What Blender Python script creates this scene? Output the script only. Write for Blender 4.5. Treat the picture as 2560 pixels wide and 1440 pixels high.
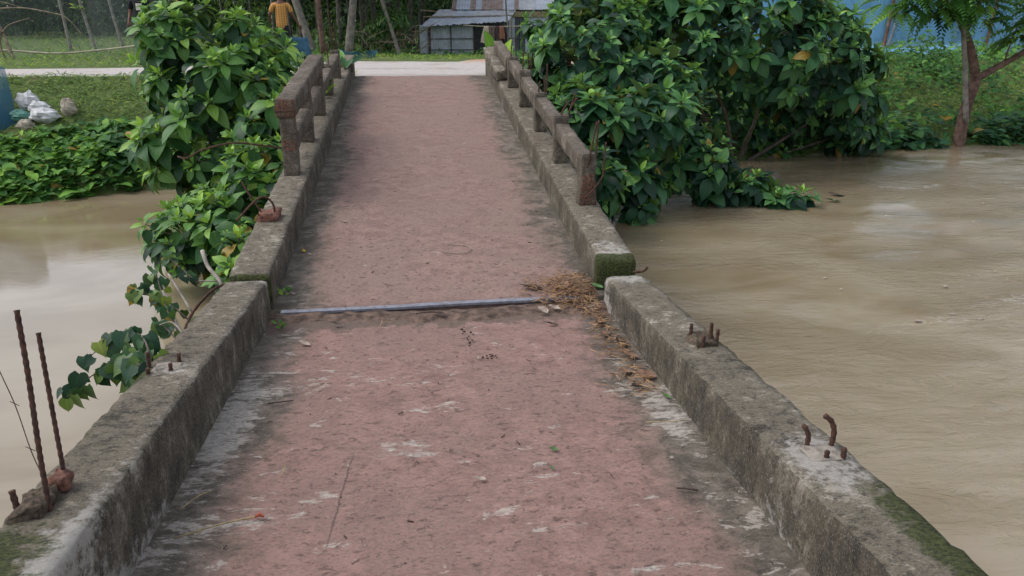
import bpy, math, random
import numpy as np
from mathutils import Vector, Matrix, noise
from mathutils.bvhtree import BVHTree

for o in list(bpy.data.objects):
    bpy.data.objects.remove(o)
SC = bpy.context.scene
COL = SC.collection
R = math.radians

# ------------------------------------------------------------------ camera
cam = bpy.data.cameras.new('camera')
camo = bpy.data.objects.new('camera', cam)
COL.objects.link(camo)
cam.sensor_width = 36
cam.angle_x = 2 * math.atan(1280 / 1900)
cam.clip_start = 0.05
cam.clip_end = 1000
camo.location = (0, 0, 0)
camo.rotation_euler = (R(90) - math.atan(670 / 1900), 0, -R(7.07))
SC.camera = camo

# ------------------------------------------------------------------ sky and sun (overcast)
SUN_EL, SUN_AZ = R(54), R(-82)          # azimuth clockwise from +Y
world = bpy.data.worlds.new('World')
SC.world = world
world.use_nodes = True
wn = world.node_tree
wn.nodes.clear()
sky = wn.nodes.new('ShaderNodeTexSky')
sky.sky_type = 'NISHITA'
sky.sun_disc = False
sky.sun_elevation = SUN_EL
sky.sun_rotation = SUN_AZ
sky.air_density = 1.0
sky.dust_density = 2.5
sky.ozone_density = 1.0
hs = wn.nodes.new('ShaderNodeHueSaturation')
hs.inputs['Saturation'].default_value = 0.42
bg = wn.nodes.new('ShaderNodeBackground')
bg.inputs['Strength'].default_value = 0.15
wo = wn.nodes.new('ShaderNodeOutputWorld')
wn.links.new(sky.outputs[0], hs.inputs['Color'])
wn.links.new(hs.outputs[0], bg.inputs['Color'])
wn.links.new(bg.outputs[0], wo.inputs['Surface'])
sl = bpy.data.lights.new('sun', 'SUN')
sl.energy = 0.6
sl.angle = R(28)
sl.color = (1.0, 0.97, 0.92)
so = bpy.data.objects.new('sun', sl)
COL.objects.link(so)
sd = Vector((math.sin(SUN_AZ) * math.cos(SUN_EL), math.cos(SUN_AZ) * math.cos(SUN_EL), math.sin(SUN_EL)))
so.rotation_euler = sd.to_track_quat('Z', 'Y').to_euler()
so.location = (0, 0, 30)
SC.view_settings.view_transform = 'Standard'
SC.view_settings.look = 'None'
SC.view_settings.gamma = 1
SC.view_settings.exposure = 0.68
SC.view_settings.use_curve_mapping = False
SC.render.engine = 'CYCLES'

# ------------------------------------------------------------------ node helpers
def N(nt, t, ins=None, **props):
    n = nt.nodes.new('ShaderNode' + t)
    for k, v in props.items():
        setattr(n, k, v)
    for k, v in (ins or {}).items():
        s = n.inputs[k]
        if isinstance(v, bpy.types.NodeSocket):
            nt.links.new(v, s)
        else:
            s.default_value = v
    return n

def col4(c):
    return (c[0], c[1], c[2], 1) if len(c) == 3 else c

def MIX(nt, f, a, b, blend='MIX'):
    n = nt.nodes.new('ShaderNodeMix')
    n.data_type = 'RGBA'
    n.blend_type = blend
    for i, v in ((0, f), (6, a), (7, b)):
        if isinstance(v, bpy.types.NodeSocket):
            nt.links.new(v, n.inputs[i])
        else:
            n.inputs[i].default_value = v if i == 0 else col4(v)
    return n.outputs[2]

def NOISE(nt, vec, scale, detail=4, rough=0.55, dist=0.0):
    return N(nt, 'TexNoise', {'Vector': vec, 'Scale': scale, 'Detail': detail, 'Roughness': rough, 'Distortion': dist}).outputs['Fac']

def MR(nt, v, a, b, c=0.0, d=1.0, smooth=True):
    n = N(nt, 'MapRange', {'Value': v, 'From Min': a, 'From Max': b, 'To Min': c, 'To Max': d})
    n.interpolation_type = 'SMOOTHSTEP' if smooth else 'LINEAR'
    return n.outputs[0]

def MATH(nt, op, a, b=0.0, clamp=False):
    n = N(nt, 'Math', operation=op, use_clamp=clamp)
    for i, v in ((0, a), (1, b)):
        if isinstance(v, bpy.types.NodeSocket):
            nt.links.new(v, n.inputs[i])
        else:
            n.inputs[i].default_value = v
    return n.outputs[0]

def RAMP(nt, f, stops):
    n = N(nt, 'ValToRGB', {'Fac': f})
    e = n.color_ramp.elements
    while len(e) < len(stops):
        e.new(0.5)
    for i, (p, c) in enumerate(stops):
        e[i].position = p
        e[i].color = col4(c)
    return n.outputs[0]

def SCALE(nt, vec, s):
    return N(nt, 'Mapping', {'Vector': vec, 'Scale': s}).outputs[0]

def material(name, rough=0.8, spec=0.4):
    m = bpy.data.materials.new(name)
    m.use_nodes = True
    nt = m.node_tree
    b = nt.nodes['Principled BSDF']
    b.inputs['Roughness'].default_value = rough
    b.inputs['Specular IOR Level'].default_value = spec
    return m, nt, b

def OBJC(nt):
    return nt.nodes.new('ShaderNodeTexCoord').outputs['Object']

def RAG(nt, w, n, amp=1.8, a=0.45, b_=0.62):
    """a soft weight w broken up by noise n into a ragged mask"""
    return MR(nt, MATH(nt, 'ADD', MATH(nt, 'MULTIPLY', w, 1.2), MATH(nt, 'MULTIPLY', MATH(nt, 'SUBTRACT', n, 0.5), amp)), a, b_)

def BUMP(nt, b, h, strength, dist=0.01):
    n = N(nt, 'Bump', {'Height': h, 'Strength': strength, 'Distance': dist})
    nt.links.new(n.outputs[0], b.inputs['Normal'])

M = {}

def plain(name, c, rough=0.8, var=0.25, scale=8.0, c2=None, bump=0.0, spec=0.3):
    m, nt, b = material(name, rough, spec)
    co = OBJC(nt)
    f = NOISE(nt, co, scale, 6, 0.6)
    k = c2 or tuple(x * (1 - var * 1.6) for x in c)
    nt.links.new(MIX(nt, MR(nt, f, 0.3, 0.7), k, c), b.inputs['Base Color'])
    if bump:
        BUMP(nt, b, NOISE(nt, co, scale * 6, 5, 0.6), bump)
    M[name] = m
    return m

# ---- deck: red cement, grey dirty margins, pale scuffs, dark pits
def deck_material(name, lo0, lo1, hi0, hi1, scuff, pa, pb, pc):
    m, nt, b = material(name, 0.82, 0.3)
    co = OBJC(nt)
    sep = N(nt, 'SeparateXYZ', {'Vector': co})
    n1 = NOISE(nt, SCALE(nt, co, (1.0, 0.6, 1)), 1.6, 5, 0.6)
    n2 = NOISE(nt, co, 9, 8, 0.68)
    ns = NOISE(nt, SCALE(nt, co, (1.0, 1.15, 1)), 8, 8, 0.72, 0.3)      # streaks lying across the deck
    n3 = NOISE(nt, SCALE(nt, co, (1.0, 1.8, 1)), 42, 6, 0.75)
    x = MATH(nt, 'ADD', sep.outputs['X'], MATH(nt, 'MULTIPLY', MATH(nt, 'SUBTRACT', n1, 0.5), 0.5))
    soft = MATH(nt, 'MULTIPLY', MR(nt, x, lo0, lo1), MR(nt, x, hi0, hi1, 1.0, 0.0))
    pinkf = MR(nt, MATH(nt, 'ADD', soft, MATH(nt, 'MULTIPLY', MATH(nt, 'SUBTRACT', ns, 0.5), 1.3)), 0.15, 0.85)
    pink = MIX(nt, MR(nt, ns, 0.36, 0.62), pa, pb)
    pink = MIX(nt, MR(nt, NOISE(nt, co, 1.7, 5, 0.65), 0.40, 0.62, 0, 0.8), pink, pc)
    grey = MIX(nt, MR(nt, ns, 0.38, 0.62), (0.078, 0.067, 0.051), (0.205, 0.178, 0.143))
    grey = MIX(nt, MR(nt, NOISE(nt, co, 3.1, 6, 0.65), 0.50, 0.62, 0, 0.75), grey, (0.075, 0.072, 0.052))
    base = MIX(nt, pinkf, grey, pink)
    st = NOISE(nt, SCALE(nt, co, (2.6, 5.5, 1)), 2.3, 8, 0.72, 0.4)
    reg = MR(nt, NOISE(nt, co, 1.1, 3, 0.5), 0.45, 0.62)
    edgeb = MATH(nt, 'MULTIPLY', MATH(nt, 'SUBTRACT', 1.0, pinkf), 0.045)
    w = MR(nt, MATH(nt, 'ADD', MATH(nt, 'ADD', st, edgeb), MATH(nt, 'MULTIPLY', reg, 0.05)), scuff - 0.012, scuff + 0.022)
    base = MIX(nt, MATH(nt, 'MULTIPLY', w, 0.75), base, (0.46, 0.41, 0.36))
    at = N(nt, 'Attribute', attribute_name='wear')
    ws = N(nt, 'SeparateColor', {'Color': at.outputs['Color']})
    base = MIX(nt, MATH(nt, 'MULTIPLY', RAG(nt, ws.outputs[1], NOISE(nt, SCALE(nt, co, (1.0, 2.2, 1)), 11, 8, 0.76), 3.4, 0.45, 0.95), 0.85), base, (0.47, 0.43, 0.38))
    base = MIX(nt, RAG(nt, ws.outputs[0], n2, 2.0), base, MIX(nt, n2, (0.07, 0.05, 0.04), (0.21, 0.145, 0.115)))
    pit = MATH(nt, 'MAXIMUM', MR(nt, NOISE(nt, SCALE(nt, co, (1, 1.6, 1)), 20, 6, 0.80), 0.585, 0.635), MR(nt, NOISE(nt, SCALE(nt, co, (1, 1.6, 1)), 55, 4, 0.8), 0.61, 0.66))
    base = MIX(nt, MATH(nt, 'MULTIPLY', pit, 0.72), base, (0.085, 0.062, 0.053))
    base = MIX(nt, MR(nt, n3, 0.36, 0.56, 0.50, 0.0), base, (0.12, 0.092, 0.08))
    base = MIX(nt, MR(nt, NOISE(nt, SCALE(nt, co, (1, 1.8, 1)), 120, 3, 0.75), 0.53, 0.70, 0, 0.30), base, (0.45, 0.37, 0.32))
    if name == 'deck_near':      # one long crack left of the middle
        cx = MATH(nt, 'ADD', MATH(nt, 'SUBTRACT', sep.outputs['X'], MATH(nt, 'MULTIPLY', sep.outputs['Y'], 0.065)), MATH(nt, 'ADD', 0.478, MATH(nt, 'MULTIPLY', MATH(nt, 'SUBTRACT', n2, 0.5), 0.035)))
        cr = MATH(nt, 'MULTIPLY', MR(nt, MATH(nt, 'ABSOLUTE', cx), 0.002, 0.0055, 1, 0), MATH(nt, 'MULTIPLY', MR(nt, sep.outputs['Y'], 2.02, 2.15), MR(nt, sep.outputs['Y'], 2.6, 2.75, 1, 0)))
        base = MIX(nt, MATH(nt, 'MULTIPLY', cr, 0.55), base, (0.05, 0.035, 0.03))
    nt.links.new(base, b.inputs['Base Color'])
    h = MATH(nt, 'ADD', MATH(nt, 'MULTIPLY', n3, 0.8), MATH(nt, 'SUBTRACT', n2, MATH(nt, 'MULTIPLY', pit, 0.5)))
    BUMP(nt, b, h, 0.7, 0.012)
    M[name] = m

deck_material('deck_near', -0.96, -0.40, 0.64, 1.20, 0.63, (0.225, 0.13, 0.110), (0.335, 0.20, 0.168), (0.265, 0.165, 0.138))
deck_material('deck_far', -1.0, -0.44, 0.64, 1.22, 0.69, (0.225, 0.138, 0.115), (0.32, 0.205, 0.172), (0.27, 0.182, 0.15))

# ---- weathered concrete of kerbs, posts and rails
def concrete_material(name, dark, mid, light, side_amt=0.8):
    m, nt, b = material(name, 0.88, 0.25)
    co = OBJC(nt)
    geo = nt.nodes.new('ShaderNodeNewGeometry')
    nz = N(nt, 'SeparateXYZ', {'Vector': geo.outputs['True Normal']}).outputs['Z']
    n1 = NOISE(nt, co, 4.2, 8, 0.72)
    n2 = NOISE(nt, SCALE(nt, co, (1.0, 1.6, 1.0)), 16, 8, 0.74)
    n3 = NOISE(nt, SCALE(nt, co, (1.0, 1.7, 1.0)), 62, 5, 0.75)
    ncol = RAMP(nt, MATH(nt, 'ADD', MATH(nt, 'MULTIPLY', n1, 0.5), MATH(nt, 'MULTIPLY', n2, 0.5)),
                [(0.40, dark), (0.475, mid), (0.53, mid), (0.60, light)])
    # upright faces take a darker colour, streaked by stretched noise
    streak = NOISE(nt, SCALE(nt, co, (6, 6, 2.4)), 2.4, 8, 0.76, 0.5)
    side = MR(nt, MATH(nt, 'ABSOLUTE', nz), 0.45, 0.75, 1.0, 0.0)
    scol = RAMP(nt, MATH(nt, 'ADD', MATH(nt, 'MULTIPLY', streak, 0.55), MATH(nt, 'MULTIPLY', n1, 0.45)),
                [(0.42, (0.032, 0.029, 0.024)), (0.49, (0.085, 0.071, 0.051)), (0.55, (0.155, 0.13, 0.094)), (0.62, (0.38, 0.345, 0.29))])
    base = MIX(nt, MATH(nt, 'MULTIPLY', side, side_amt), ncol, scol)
    spot = MR(nt, NOISE(nt, co, 30, 6, 0.78), 0.54, 0.61, 0, 0.80)
    base = MIX(nt, spot, base, (0.050, 0.046, 0.037))
    base = MIX(nt, MR(nt, n3, 0.36, 0.55, 0.55, 0.0), base, (0.055, 0.050, 0.042))
    base = MIX(nt, MR(nt, NOISE(nt, SCALE(nt, co, (1, 1.7, 1)), 110, 4, 0.75), 0.53, 0.68, 0, 0.5), base, (0.46, 0.43, 0.38))
    at = N(nt, 'Attribute', attribute_name='wear')
    ws = N(nt, 'SeparateColor', {'Color': at.outputs['Color']})
    base = MIX(nt, MATH(nt, 'MULTIPLY', RAG(nt, ws.outputs[1], NOISE(nt, co, 22, 8, 0.78), 3.6, 0.45, 1.1), 0.8), base, MIX(nt, n3, (0.36, 0.33, 0.29), (0.60, 0.57, 0.53)))
    base = MIX(nt, RAG(nt, ws.outputs[2], n2, 2.2, 0.55, 0.75), base, MIX(nt, MR(nt, n3, 0.35, 0.65), (0.05, 0.034, 0.028), (0.25, 0.125, 0.085)))
    mcol = MIX(nt, MR(nt, n3, 0.35, 0.65), (0.012, 0.018, 0.006), (0.075, 0.095, 0.020))
    base = MIX(nt, MATH(nt, 'MULTIPLY', RAG(nt, ws.outputs[0], MATH(nt, 'ADD', MATH(nt, 'MULTIPLY', n2, 0.6), MATH(nt, 'MULTIPLY', n1, 0.4)), 3.2, 0.5, 0.85), 0.9), base, mcol)
    nt.links.new(base, b.inputs['Base Color'])
    h = MATH(nt, 'ADD', n2, MATH(nt, 'MULTIPLY', n3, 0.5))
    BUMP(nt, b, h, 0.9, 0.022)
    M[name] = m

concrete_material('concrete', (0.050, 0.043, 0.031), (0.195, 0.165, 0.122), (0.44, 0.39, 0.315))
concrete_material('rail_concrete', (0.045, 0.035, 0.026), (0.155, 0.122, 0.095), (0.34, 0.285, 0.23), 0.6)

# ---- leaves with midrib and side veins (point attributes: tint, luv)
def leaf_material(name, stops, trans=0.28, rough=0.46, veins=True):
    m, nt, b = material(name, rough, 0.30)
    at = N(nt, 'Attribute', attribute_name='tint')
    ts = N(nt, 'SeparateColor', {'Color': at.outputs['Color']})
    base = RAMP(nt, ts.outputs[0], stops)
    base = MIX(nt, 1.0, base, RAMP(nt, ts.outputs[1], [(0.0, (0.42, 0.50, 0.55)), (0.35, (0.85, 0.90, 1.0)), (0.7, (1.05, 1.10, 0.9)), (1.0, (1.75, 1.45, 1.15))]), 'MULTIPLY')
    base = MIX(nt, ts.outputs[2], base, (0.30, 0.21, 0.045))
    if veins:
        lu = N(nt, 'Attribute', attribute_name='luv')
        us = N(nt, 'SeparateXYZ', {'Vector': lu.outputs['Vector']})
        au = MATH(nt, 'ABSOLUTE', us.outputs[0])
        rib = MR(nt, au, 0.03, 0.10, 1.0, 0.0)
        sv = MATH(nt, 'SINE', MATH(nt, 'MULTIPLY', MATH(nt, 'SUBTRACT', us.outputs[1], MATH(nt, 'MULTIPLY', au, 0.22)), 46.0))
        svf = MATH(nt, 'MULTIPLY', MR(nt, sv, 0.72, 1.0), 0.28)
        v = MATH(nt, 'MULTIPLY', MATH(nt, 'MAXIMUM', rib, svf), 0.55)
        base = MIX(nt, v, base, MIX(nt, 1.0, base, (1.9, 1.7, 1.7), 'MULTIPLY'))
        BUMP(nt, b, sv, 0.07, 0.003)
    geo = nt.nodes.new('ShaderNodeNewGeometry')
    back = MIX(nt, 0.55, base, (0.13, 0.18, 0.09))
    base = MIX(nt, geo.outputs['Backfacing'], base, back)
    nt.links.new(base, b.inputs['Base Color'])
    tr = N(nt, 'BsdfTranslucent', {'Color': MIX(nt, 1.0, base, (1.6, 1.7, 0.7), 'MULTIPLY')})
    mx = N(nt, 'MixShader', {0: trans})
    nt.links.new(b.outputs[0], mx.inputs[1])
    nt.links.new(tr.outputs[0], mx.inputs[2])
    nt.links.new(mx.outputs[0], nt.nodes['Material Output'].inputs[0])
    M[name] = m

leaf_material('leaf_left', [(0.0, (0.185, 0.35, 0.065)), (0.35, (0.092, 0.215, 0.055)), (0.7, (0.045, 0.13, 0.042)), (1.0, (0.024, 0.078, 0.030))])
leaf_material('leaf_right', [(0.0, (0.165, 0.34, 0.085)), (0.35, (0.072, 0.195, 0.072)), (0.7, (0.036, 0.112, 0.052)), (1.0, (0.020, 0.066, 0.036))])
leaf_material('leaf_vine', [(0.0, (0.15, 0.20, 0.03)), (0.5, (0.055, 0.125, 0.045)), (1.0, (0.028, 0.075, 0.04))], 0.16)
leaf_material('leaf_far', [(0.0, (0.13, 0.24, 0.05)), (0.5, (0.05, 0.12, 0.04)), (1.0, (0.022, 0.055, 0.024))], 0.2, 0.6, False)
leaf_material('leaf_creeper', [(0.0, (0.192, 0.372, 0.060)), (0.5, (0.078, 0.204, 0.048)), (1.0, (0.034, 0.102, 0.031))], 0.28, 0.65, False)
leaf_material('grass_blade', [(0.0, (0.26, 0.34, 0.06)), (0.5, (0.135, 0.225, 0.04)), (1.0, (0.07, 0.13, 0.03))], 0.3, 0.7, False)

plain('branch', (0.15, 0.125, 0.10), 0.85, 0.35, 14, bump=0.3)
plain('pale_branch', (0.40, 0.36, 0.31), 0.85, 0.3, 14, bump=0.3)
plain('pale_trunk', (0.30, 0.265, 0.23), 0.85, 0.35, 7, bump=0.4)
plain('dark_trunk', (0.12, 0.105, 0.09), 0.9, 0.4, 7, bump=0.4)
plain('red_trunk', (0.21, 0.13, 0.10), 0.88, 0.4, 9, bump=0.5)
plain('bamboo', (0.34, 0.27, 0.19), 0.7, 0.35, 6)
plain('pale_bamboo', (0.52, 0.47, 0.34), 0.7, 0.25, 5)
plain('rust', (0.115, 0.055, 0.038), 0.85, 0.3, 60, (0.035, 0.021, 0.017), 0.5)
plain('brick_rubble', (0.30, 0.14, 0.10), 0.92, 0.4, 40, (0.07, 0.038, 0.03), 0.8)
plain('dark_rubble', (0.17, 0.125, 0.09), 0.92, 0.4, 55, (0.035, 0.03, 0.022), 0.8)
plain('steel', (0.24, 0.25, 0.30), 0.6, 0.3, 26, (0.14, 0.135, 0.15), 0.2, 0.5)
plain('mortar', (0.42, 0.37, 0.315), 0.92, 0.3, 30, (0.20, 0.175, 0.145), 0.9)
plain('straw', (0.44, 0.28, 0.15), 0.8, 0.4, 14, (0.20, 0.11, 0.065))
plain('dead_leaf', (0.27, 0.165, 0.115), 0.8, 0.4, 22, (0.13, 0.075, 0.05))
plain('dark_dead_leaf', (0.10, 0.07, 0.055), 0.8, 0.4, 22)
plain('green_scrap', (0.11, 0.21, 0.07), 0.6, 0.3, 15)
plain('pale_scrap', (0.42, 0.34, 0.275), 0.8, 0.25, 15)
plain('yellow_scrap', (0.62, 0.38, 0.03), 0.7, 0.2, 15)
plain('twig', (0.47, 0.36, 0.20), 0.8, 0.35, 30)
plain('dark_twig', (0.07, 0.05, 0.04), 0.8, 0.35, 30)
plain('soil', (0.21, 0.142, 0.11), 0.95, 0.4, 16, (0.055, 0.038, 0.03), 1.0)
plain('tin', (0.54, 0.59, 0.63), 0.5, 0.2, 3, (0.34, 0.385, 0.42), spec=0.5)
plain('tin_roof', (0.50, 0.55, 0.62), 0.55, 0.2, 2.5, (0.38, 0.41, 0.46), spec=0.5)
plain('tin_dark', (0.15, 0.165, 0.18), 0.6, 0.3, 4)
plain('tin_rust', (0.27, 0.17, 0.135), 0.75, 0.3, 4, (0.36, 0.31, 0.28))
plain('tin_white', (0.54, 0.55, 0.57), 0.6, 0.2, 3, spec=0.5)
plain('thatch', (0.34, 0.29, 0.16), 0.9, 0.3, 12)
plain('old_wood', (0.13, 0.09, 0.075), 0.9, 0.4, 10)
plain('dark_wood', (0.045, 0.038, 0.036), 0.9, 0.4, 10)
plain('cloth_cream', (0.72, 0.58, 0.46), 0.9, 0.15, 9)
plain('cloth_brown', (0.26, 0.185, 0.15), 0.9, 0.3, 9)
plain('cloth_rust', (0.42, 0.20, 0.12), 0.9, 0.2, 9)
plain('cloth_dark', (0.10, 0.07, 0.07), 0.9, 0.2, 9)
plain('skin', (0.16, 0.075, 0.05), 0.55, 0.1, 6)
plain('hair', (0.012, 0.010, 0.010), 0.5, 0.1, 6)
plain('trousers', (0.022, 0.025, 0.035), 0.9, 0.2, 8)
plain('black_shirt', (0.016, 0.016, 0.022), 0.9, 0.2, 8)
plain('white_print', (0.62, 0.58, 0.50), 0.9, 0.1, 20)
plain('sack_white', (0.62, 0.63, 0.64), 0.6, 0.25, 9, (0.40, 0.40, 0.40))
plain('sack_tan', (0.46, 0.40, 0.32), 0.7, 0.25, 9)
plain('sack_teal', (0.10, 0.25, 0.21), 0.6, 0.25, 9)
plain('rope', (0.45, 0.42, 0.33), 0.9, 0.2, 30)
plain('blue_sheet', (0.06, 0.16, 0.27), 0.6, 0.3, 6)
plain('red_flower', (0.45, 0.10, 0.06), 0.7, 0.2, 20)

# yellow checked shirt
m, nt, b = material('yellow_shirt', 0.9, 0.2)
co = OBJC(nt)
wv = N(nt, 'TexWave', {'Vector': co, 'Scale': 7.0, 'Distortion': 0.6}, bands_direction='Z').outputs['Fac']
wx = N(nt, 'TexWave', {'Vector': co, 'Scale': 5.0, 'Distortion': 0.6}, bands_direction='X').outputs['Fac']
chk = MATH(nt, 'MULTIPLY', MATH(nt, 'ADD', wv, wx), 0.5)
nt.links.new(MIX(nt, MR(nt, chk, 0.3, 0.8), (0.42, 0.20, 0.06), (0.62, 0.33, 0.11)), b.inputs['Base Color'])
BUMP(nt, b, NOISE(nt, co, 9, 3), 0.5, 0.03)
M['yellow_shirt'] = m

# nets: threads far below a pixel, so coverage is given as partial transparency with folds
def net_material(name, c, lo, hi, scale):
    m, nt, b = material(name, 0.7, 0.2)
    co = OBJC(nt)
    f = NOISE(nt, SCALE(nt, co, (1.0, 1.0, 0.35)), scale, 5, 0.6, 0.5)
    b.inputs['Base Color'].default_value = col4(c)
    tr = N(nt, 'BsdfTransparent')
    mx = N(nt, 'MixShader', {0: MR(nt, f, 0.3, 0.72, lo, hi)})
    nt.links.new(tr.outputs[0], mx.inputs[1])
    nt.links.new(b.outputs[0], mx.inputs[2])
    nt.links.new(mx.outputs[0], nt.nodes['Material Output'].inputs[0])
    M[name] = m

net_material('blue_net', (0.17, 0.42, 0.70), 0.28, 0.80, 1.6)
net_material('grey_net', (0.33, 0.37, 0.37), 0.10, 0.26, 1.4)
net_material('teal_net', (0.03, 0.10, 0.15), 0.65, 0.97, 3.0)

# ---- ground, road, water
m, nt, b = material('ground', 0.95, 0.2)
co = OBJC(nt)
n1 = NOISE(nt, co, 0.8, 6, 0.6); n2 = NOISE(nt, co, 5, 6, 0.65)
g = MIX(nt, MR(nt, n2, 0.3, 0.7), (0.065, 0.10, 0.03), (0.12, 0.165, 0.05))
g = MIX(nt, MR(nt, n1, 0.55, 0.72), g, (0.17, 0.13, 0.085))
nt.links.new(g, b.inputs['Base Color'])
BUMP(nt, b, n2, 0.8, 0.05)
M['ground'] = m

m, nt, b = material('road', 0.9, 0.25)
co = OBJC(nt)
n1 = NOISE(nt, co, 0.9, 6, 0.6); n2 = NOISE(nt, co, 9, 6, 0.65)
g = MIX(nt, MR(nt, n2, 0.3, 0.7), (0.40, 0.36, 0.335), (0.52, 0.475, 0.45))
g = MIX(nt, MR(nt, n1, 0.52, 0.70, 0, 0.7), g, (0.30, 0.25, 0.22))
at = N(nt, 'Attribute', attribute_name='wear')
ws = N(nt, 'SeparateColor', {'Color': at.outputs['Color']})
g = MIX(nt, MATH(nt, 'MULTIPLY', ws.outputs[2], MR(nt, n2, 0.25, 0.5)), g, (0.43, 0.26, 0.15))
g = MIX(nt, MATH(nt, 'MULTIPLY', ws.outputs[0], MR(nt, n2, 0.3, 0.55)), g, (0.20, 0.185, 0.15))
nt.links.new(g, b.inputs['Base Color'])
BUMP(nt, b, n2, 0.4, 0.02)
M['road'] = m

m, nt, b = material('water', 0.05, 0.5)
co = OBJC(nt)
b.inputs['IOR'].default_value = 1.58
at = N(nt, 'Attribute', attribute_name='flow')           # R = foam and painted highlight, G = roughness of the surface
ws = N(nt, 'SeparateColor', {'Color': at.outputs['Color']})
wc = N(nt, 'Mapping', {'Vector': co, 'Rotation': (0, 0, R(16)), 'Scale': (0.8, 2.1, 1)}).outputs[0]
r1 = NOISE(nt, wc, 2.6, 5, 0.6, 1.9)
r2 = NOISE(nt, wc, 9, 3, 0.55, 1.2)
r3 = NOISE(nt, SCALE(nt, co, (0.6, 1.2, 1)), 0.9, 4, 0.5, 0.8)
patch = MR(nt, NOISE(nt, SCALE(nt, co, (0.5, 0.9, 1)), 1.0, 3, 0.5, 0.6), 0.38, 0.60, 0.25, 1.7)
mud = MIX(nt, MR(nt, r3, 0.3, 0.7), (0.225, 0.172, 0.102), (0.315, 0.258, 0.175))
fo = MATH(nt, 'MULTIPLY', ws.outputs[0], MR(nt, NOISE(nt, wc, 7, 8, 0.75, 0.8), 0.45, 0.68, 0, 0.75))
nt.links.new(MIX(nt, fo, mud, (0.55, 0.51, 0.44)), b.inputs['Base Color'])
nt.links.new(MATH(nt, 'ADD', 0.06, MATH(nt, 'MULTIPLY', fo, 0.6)), b.inputs['Roughness'])
bs = MATH(nt, 'ADD', 0.010, MATH(nt, 'MULTIPLY', MATH(nt, 'MULTIPLY', ws.outputs[1], patch), 0.36))
hh = MATH(nt, 'ADD', r1, MATH(nt, 'MULTIPLY', r2, 0.35))
bn = N(nt, 'Bump', {'Height': hh, 'Strength': bs, 'Distance': 0.06})
nt.links.new(bn.outputs[0], b.inputs['Normal'])
M['water'] = m

# ------------------------------------------------------------------ mesh helpers
def raw_mesh(name, V, F, attrs=None, smooth=True):
    me = bpy.data.meshes.new(name)
    V = np.asarray(V, dtype=np.float32)
    if isinstance(F, np.ndarray):
        k = F.shape[1]
        me.vertices.add(len(V)); me.vertices.foreach_set('co', V.ravel())
        me.loops.add(F.size); me.loops.foreach_set('vertex_index', F.astype(np.int32).ravel())
        me.polygons.add(len(F))
        me.polygons.foreach_set('loop_start', np.arange(0, F.size, k, dtype=np.int32))
        me.polygons.foreach_set('loop_total', np.full(len(F), k, dtype=np.int32))
        me.update(calc_edges=True)
    else:
        me.from_pydata([tuple(v) for v in V], [], F)
    for an, (tp, arr) in (attrs or {}).items():
        a = me.attributes.new(an, tp, 'POINT')
        arr = np.asarray(arr, dtype=np.float32)
        a.data.foreach_set('color' if tp == 'FLOAT_COLOR' else 'vector', arr.ravel())
    me.polygons.foreach_set('use_smooth', np.full(len(me.polygons), smooth, dtype=bool))
    me.update()
    return me

def tag(o, label=None, cat=None, group=None, kind=None):
    if label: o['label'] = label
    if cat: o['category'] = cat
    if group: o['group'] = group
    if kind: o['kind'] = kind
    return o

def link(name, me, mat=None, parent=None, loc=None):
    o = bpy.data.objects.new(name, me)
    COL.objects.link(o)
    if mat and me and not me.materials:
        me.materials.append(M[mat])
    if parent:
        o.parent = parent
    if loc is not None:
        o.location = loc
    return o

def empty(name, loc):
    o = bpy.data.objects.new(name, None)
    o.empty_display_size = 0.1
    COL.objects.link(o)
    o.location = loc
    return o

def wpos(o):
    v = Vector(o.location)
    while o.parent:
        o = o.parent
        v += Vector(o.location)
    return v

def obj(name, V, F, mat, parent=None, attrs=None, smooth=True, origin=None):
    """mesh from world coordinates; origin (or the parent's world place) is taken off"""
    V = np.asarray(V, dtype=np.float64)
    if parent is not None:
        off = np.array(wpos(parent))
        loc = (0, 0, 0)
    elif origin is not None:
        off = np.array(origin); loc = origin
    else:
        off = np.zeros(3); loc = (0, 0, 0)
    return link(name, raw_mesh(name, V - off, F, attrs, smooth), mat, parent, loc)

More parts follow.
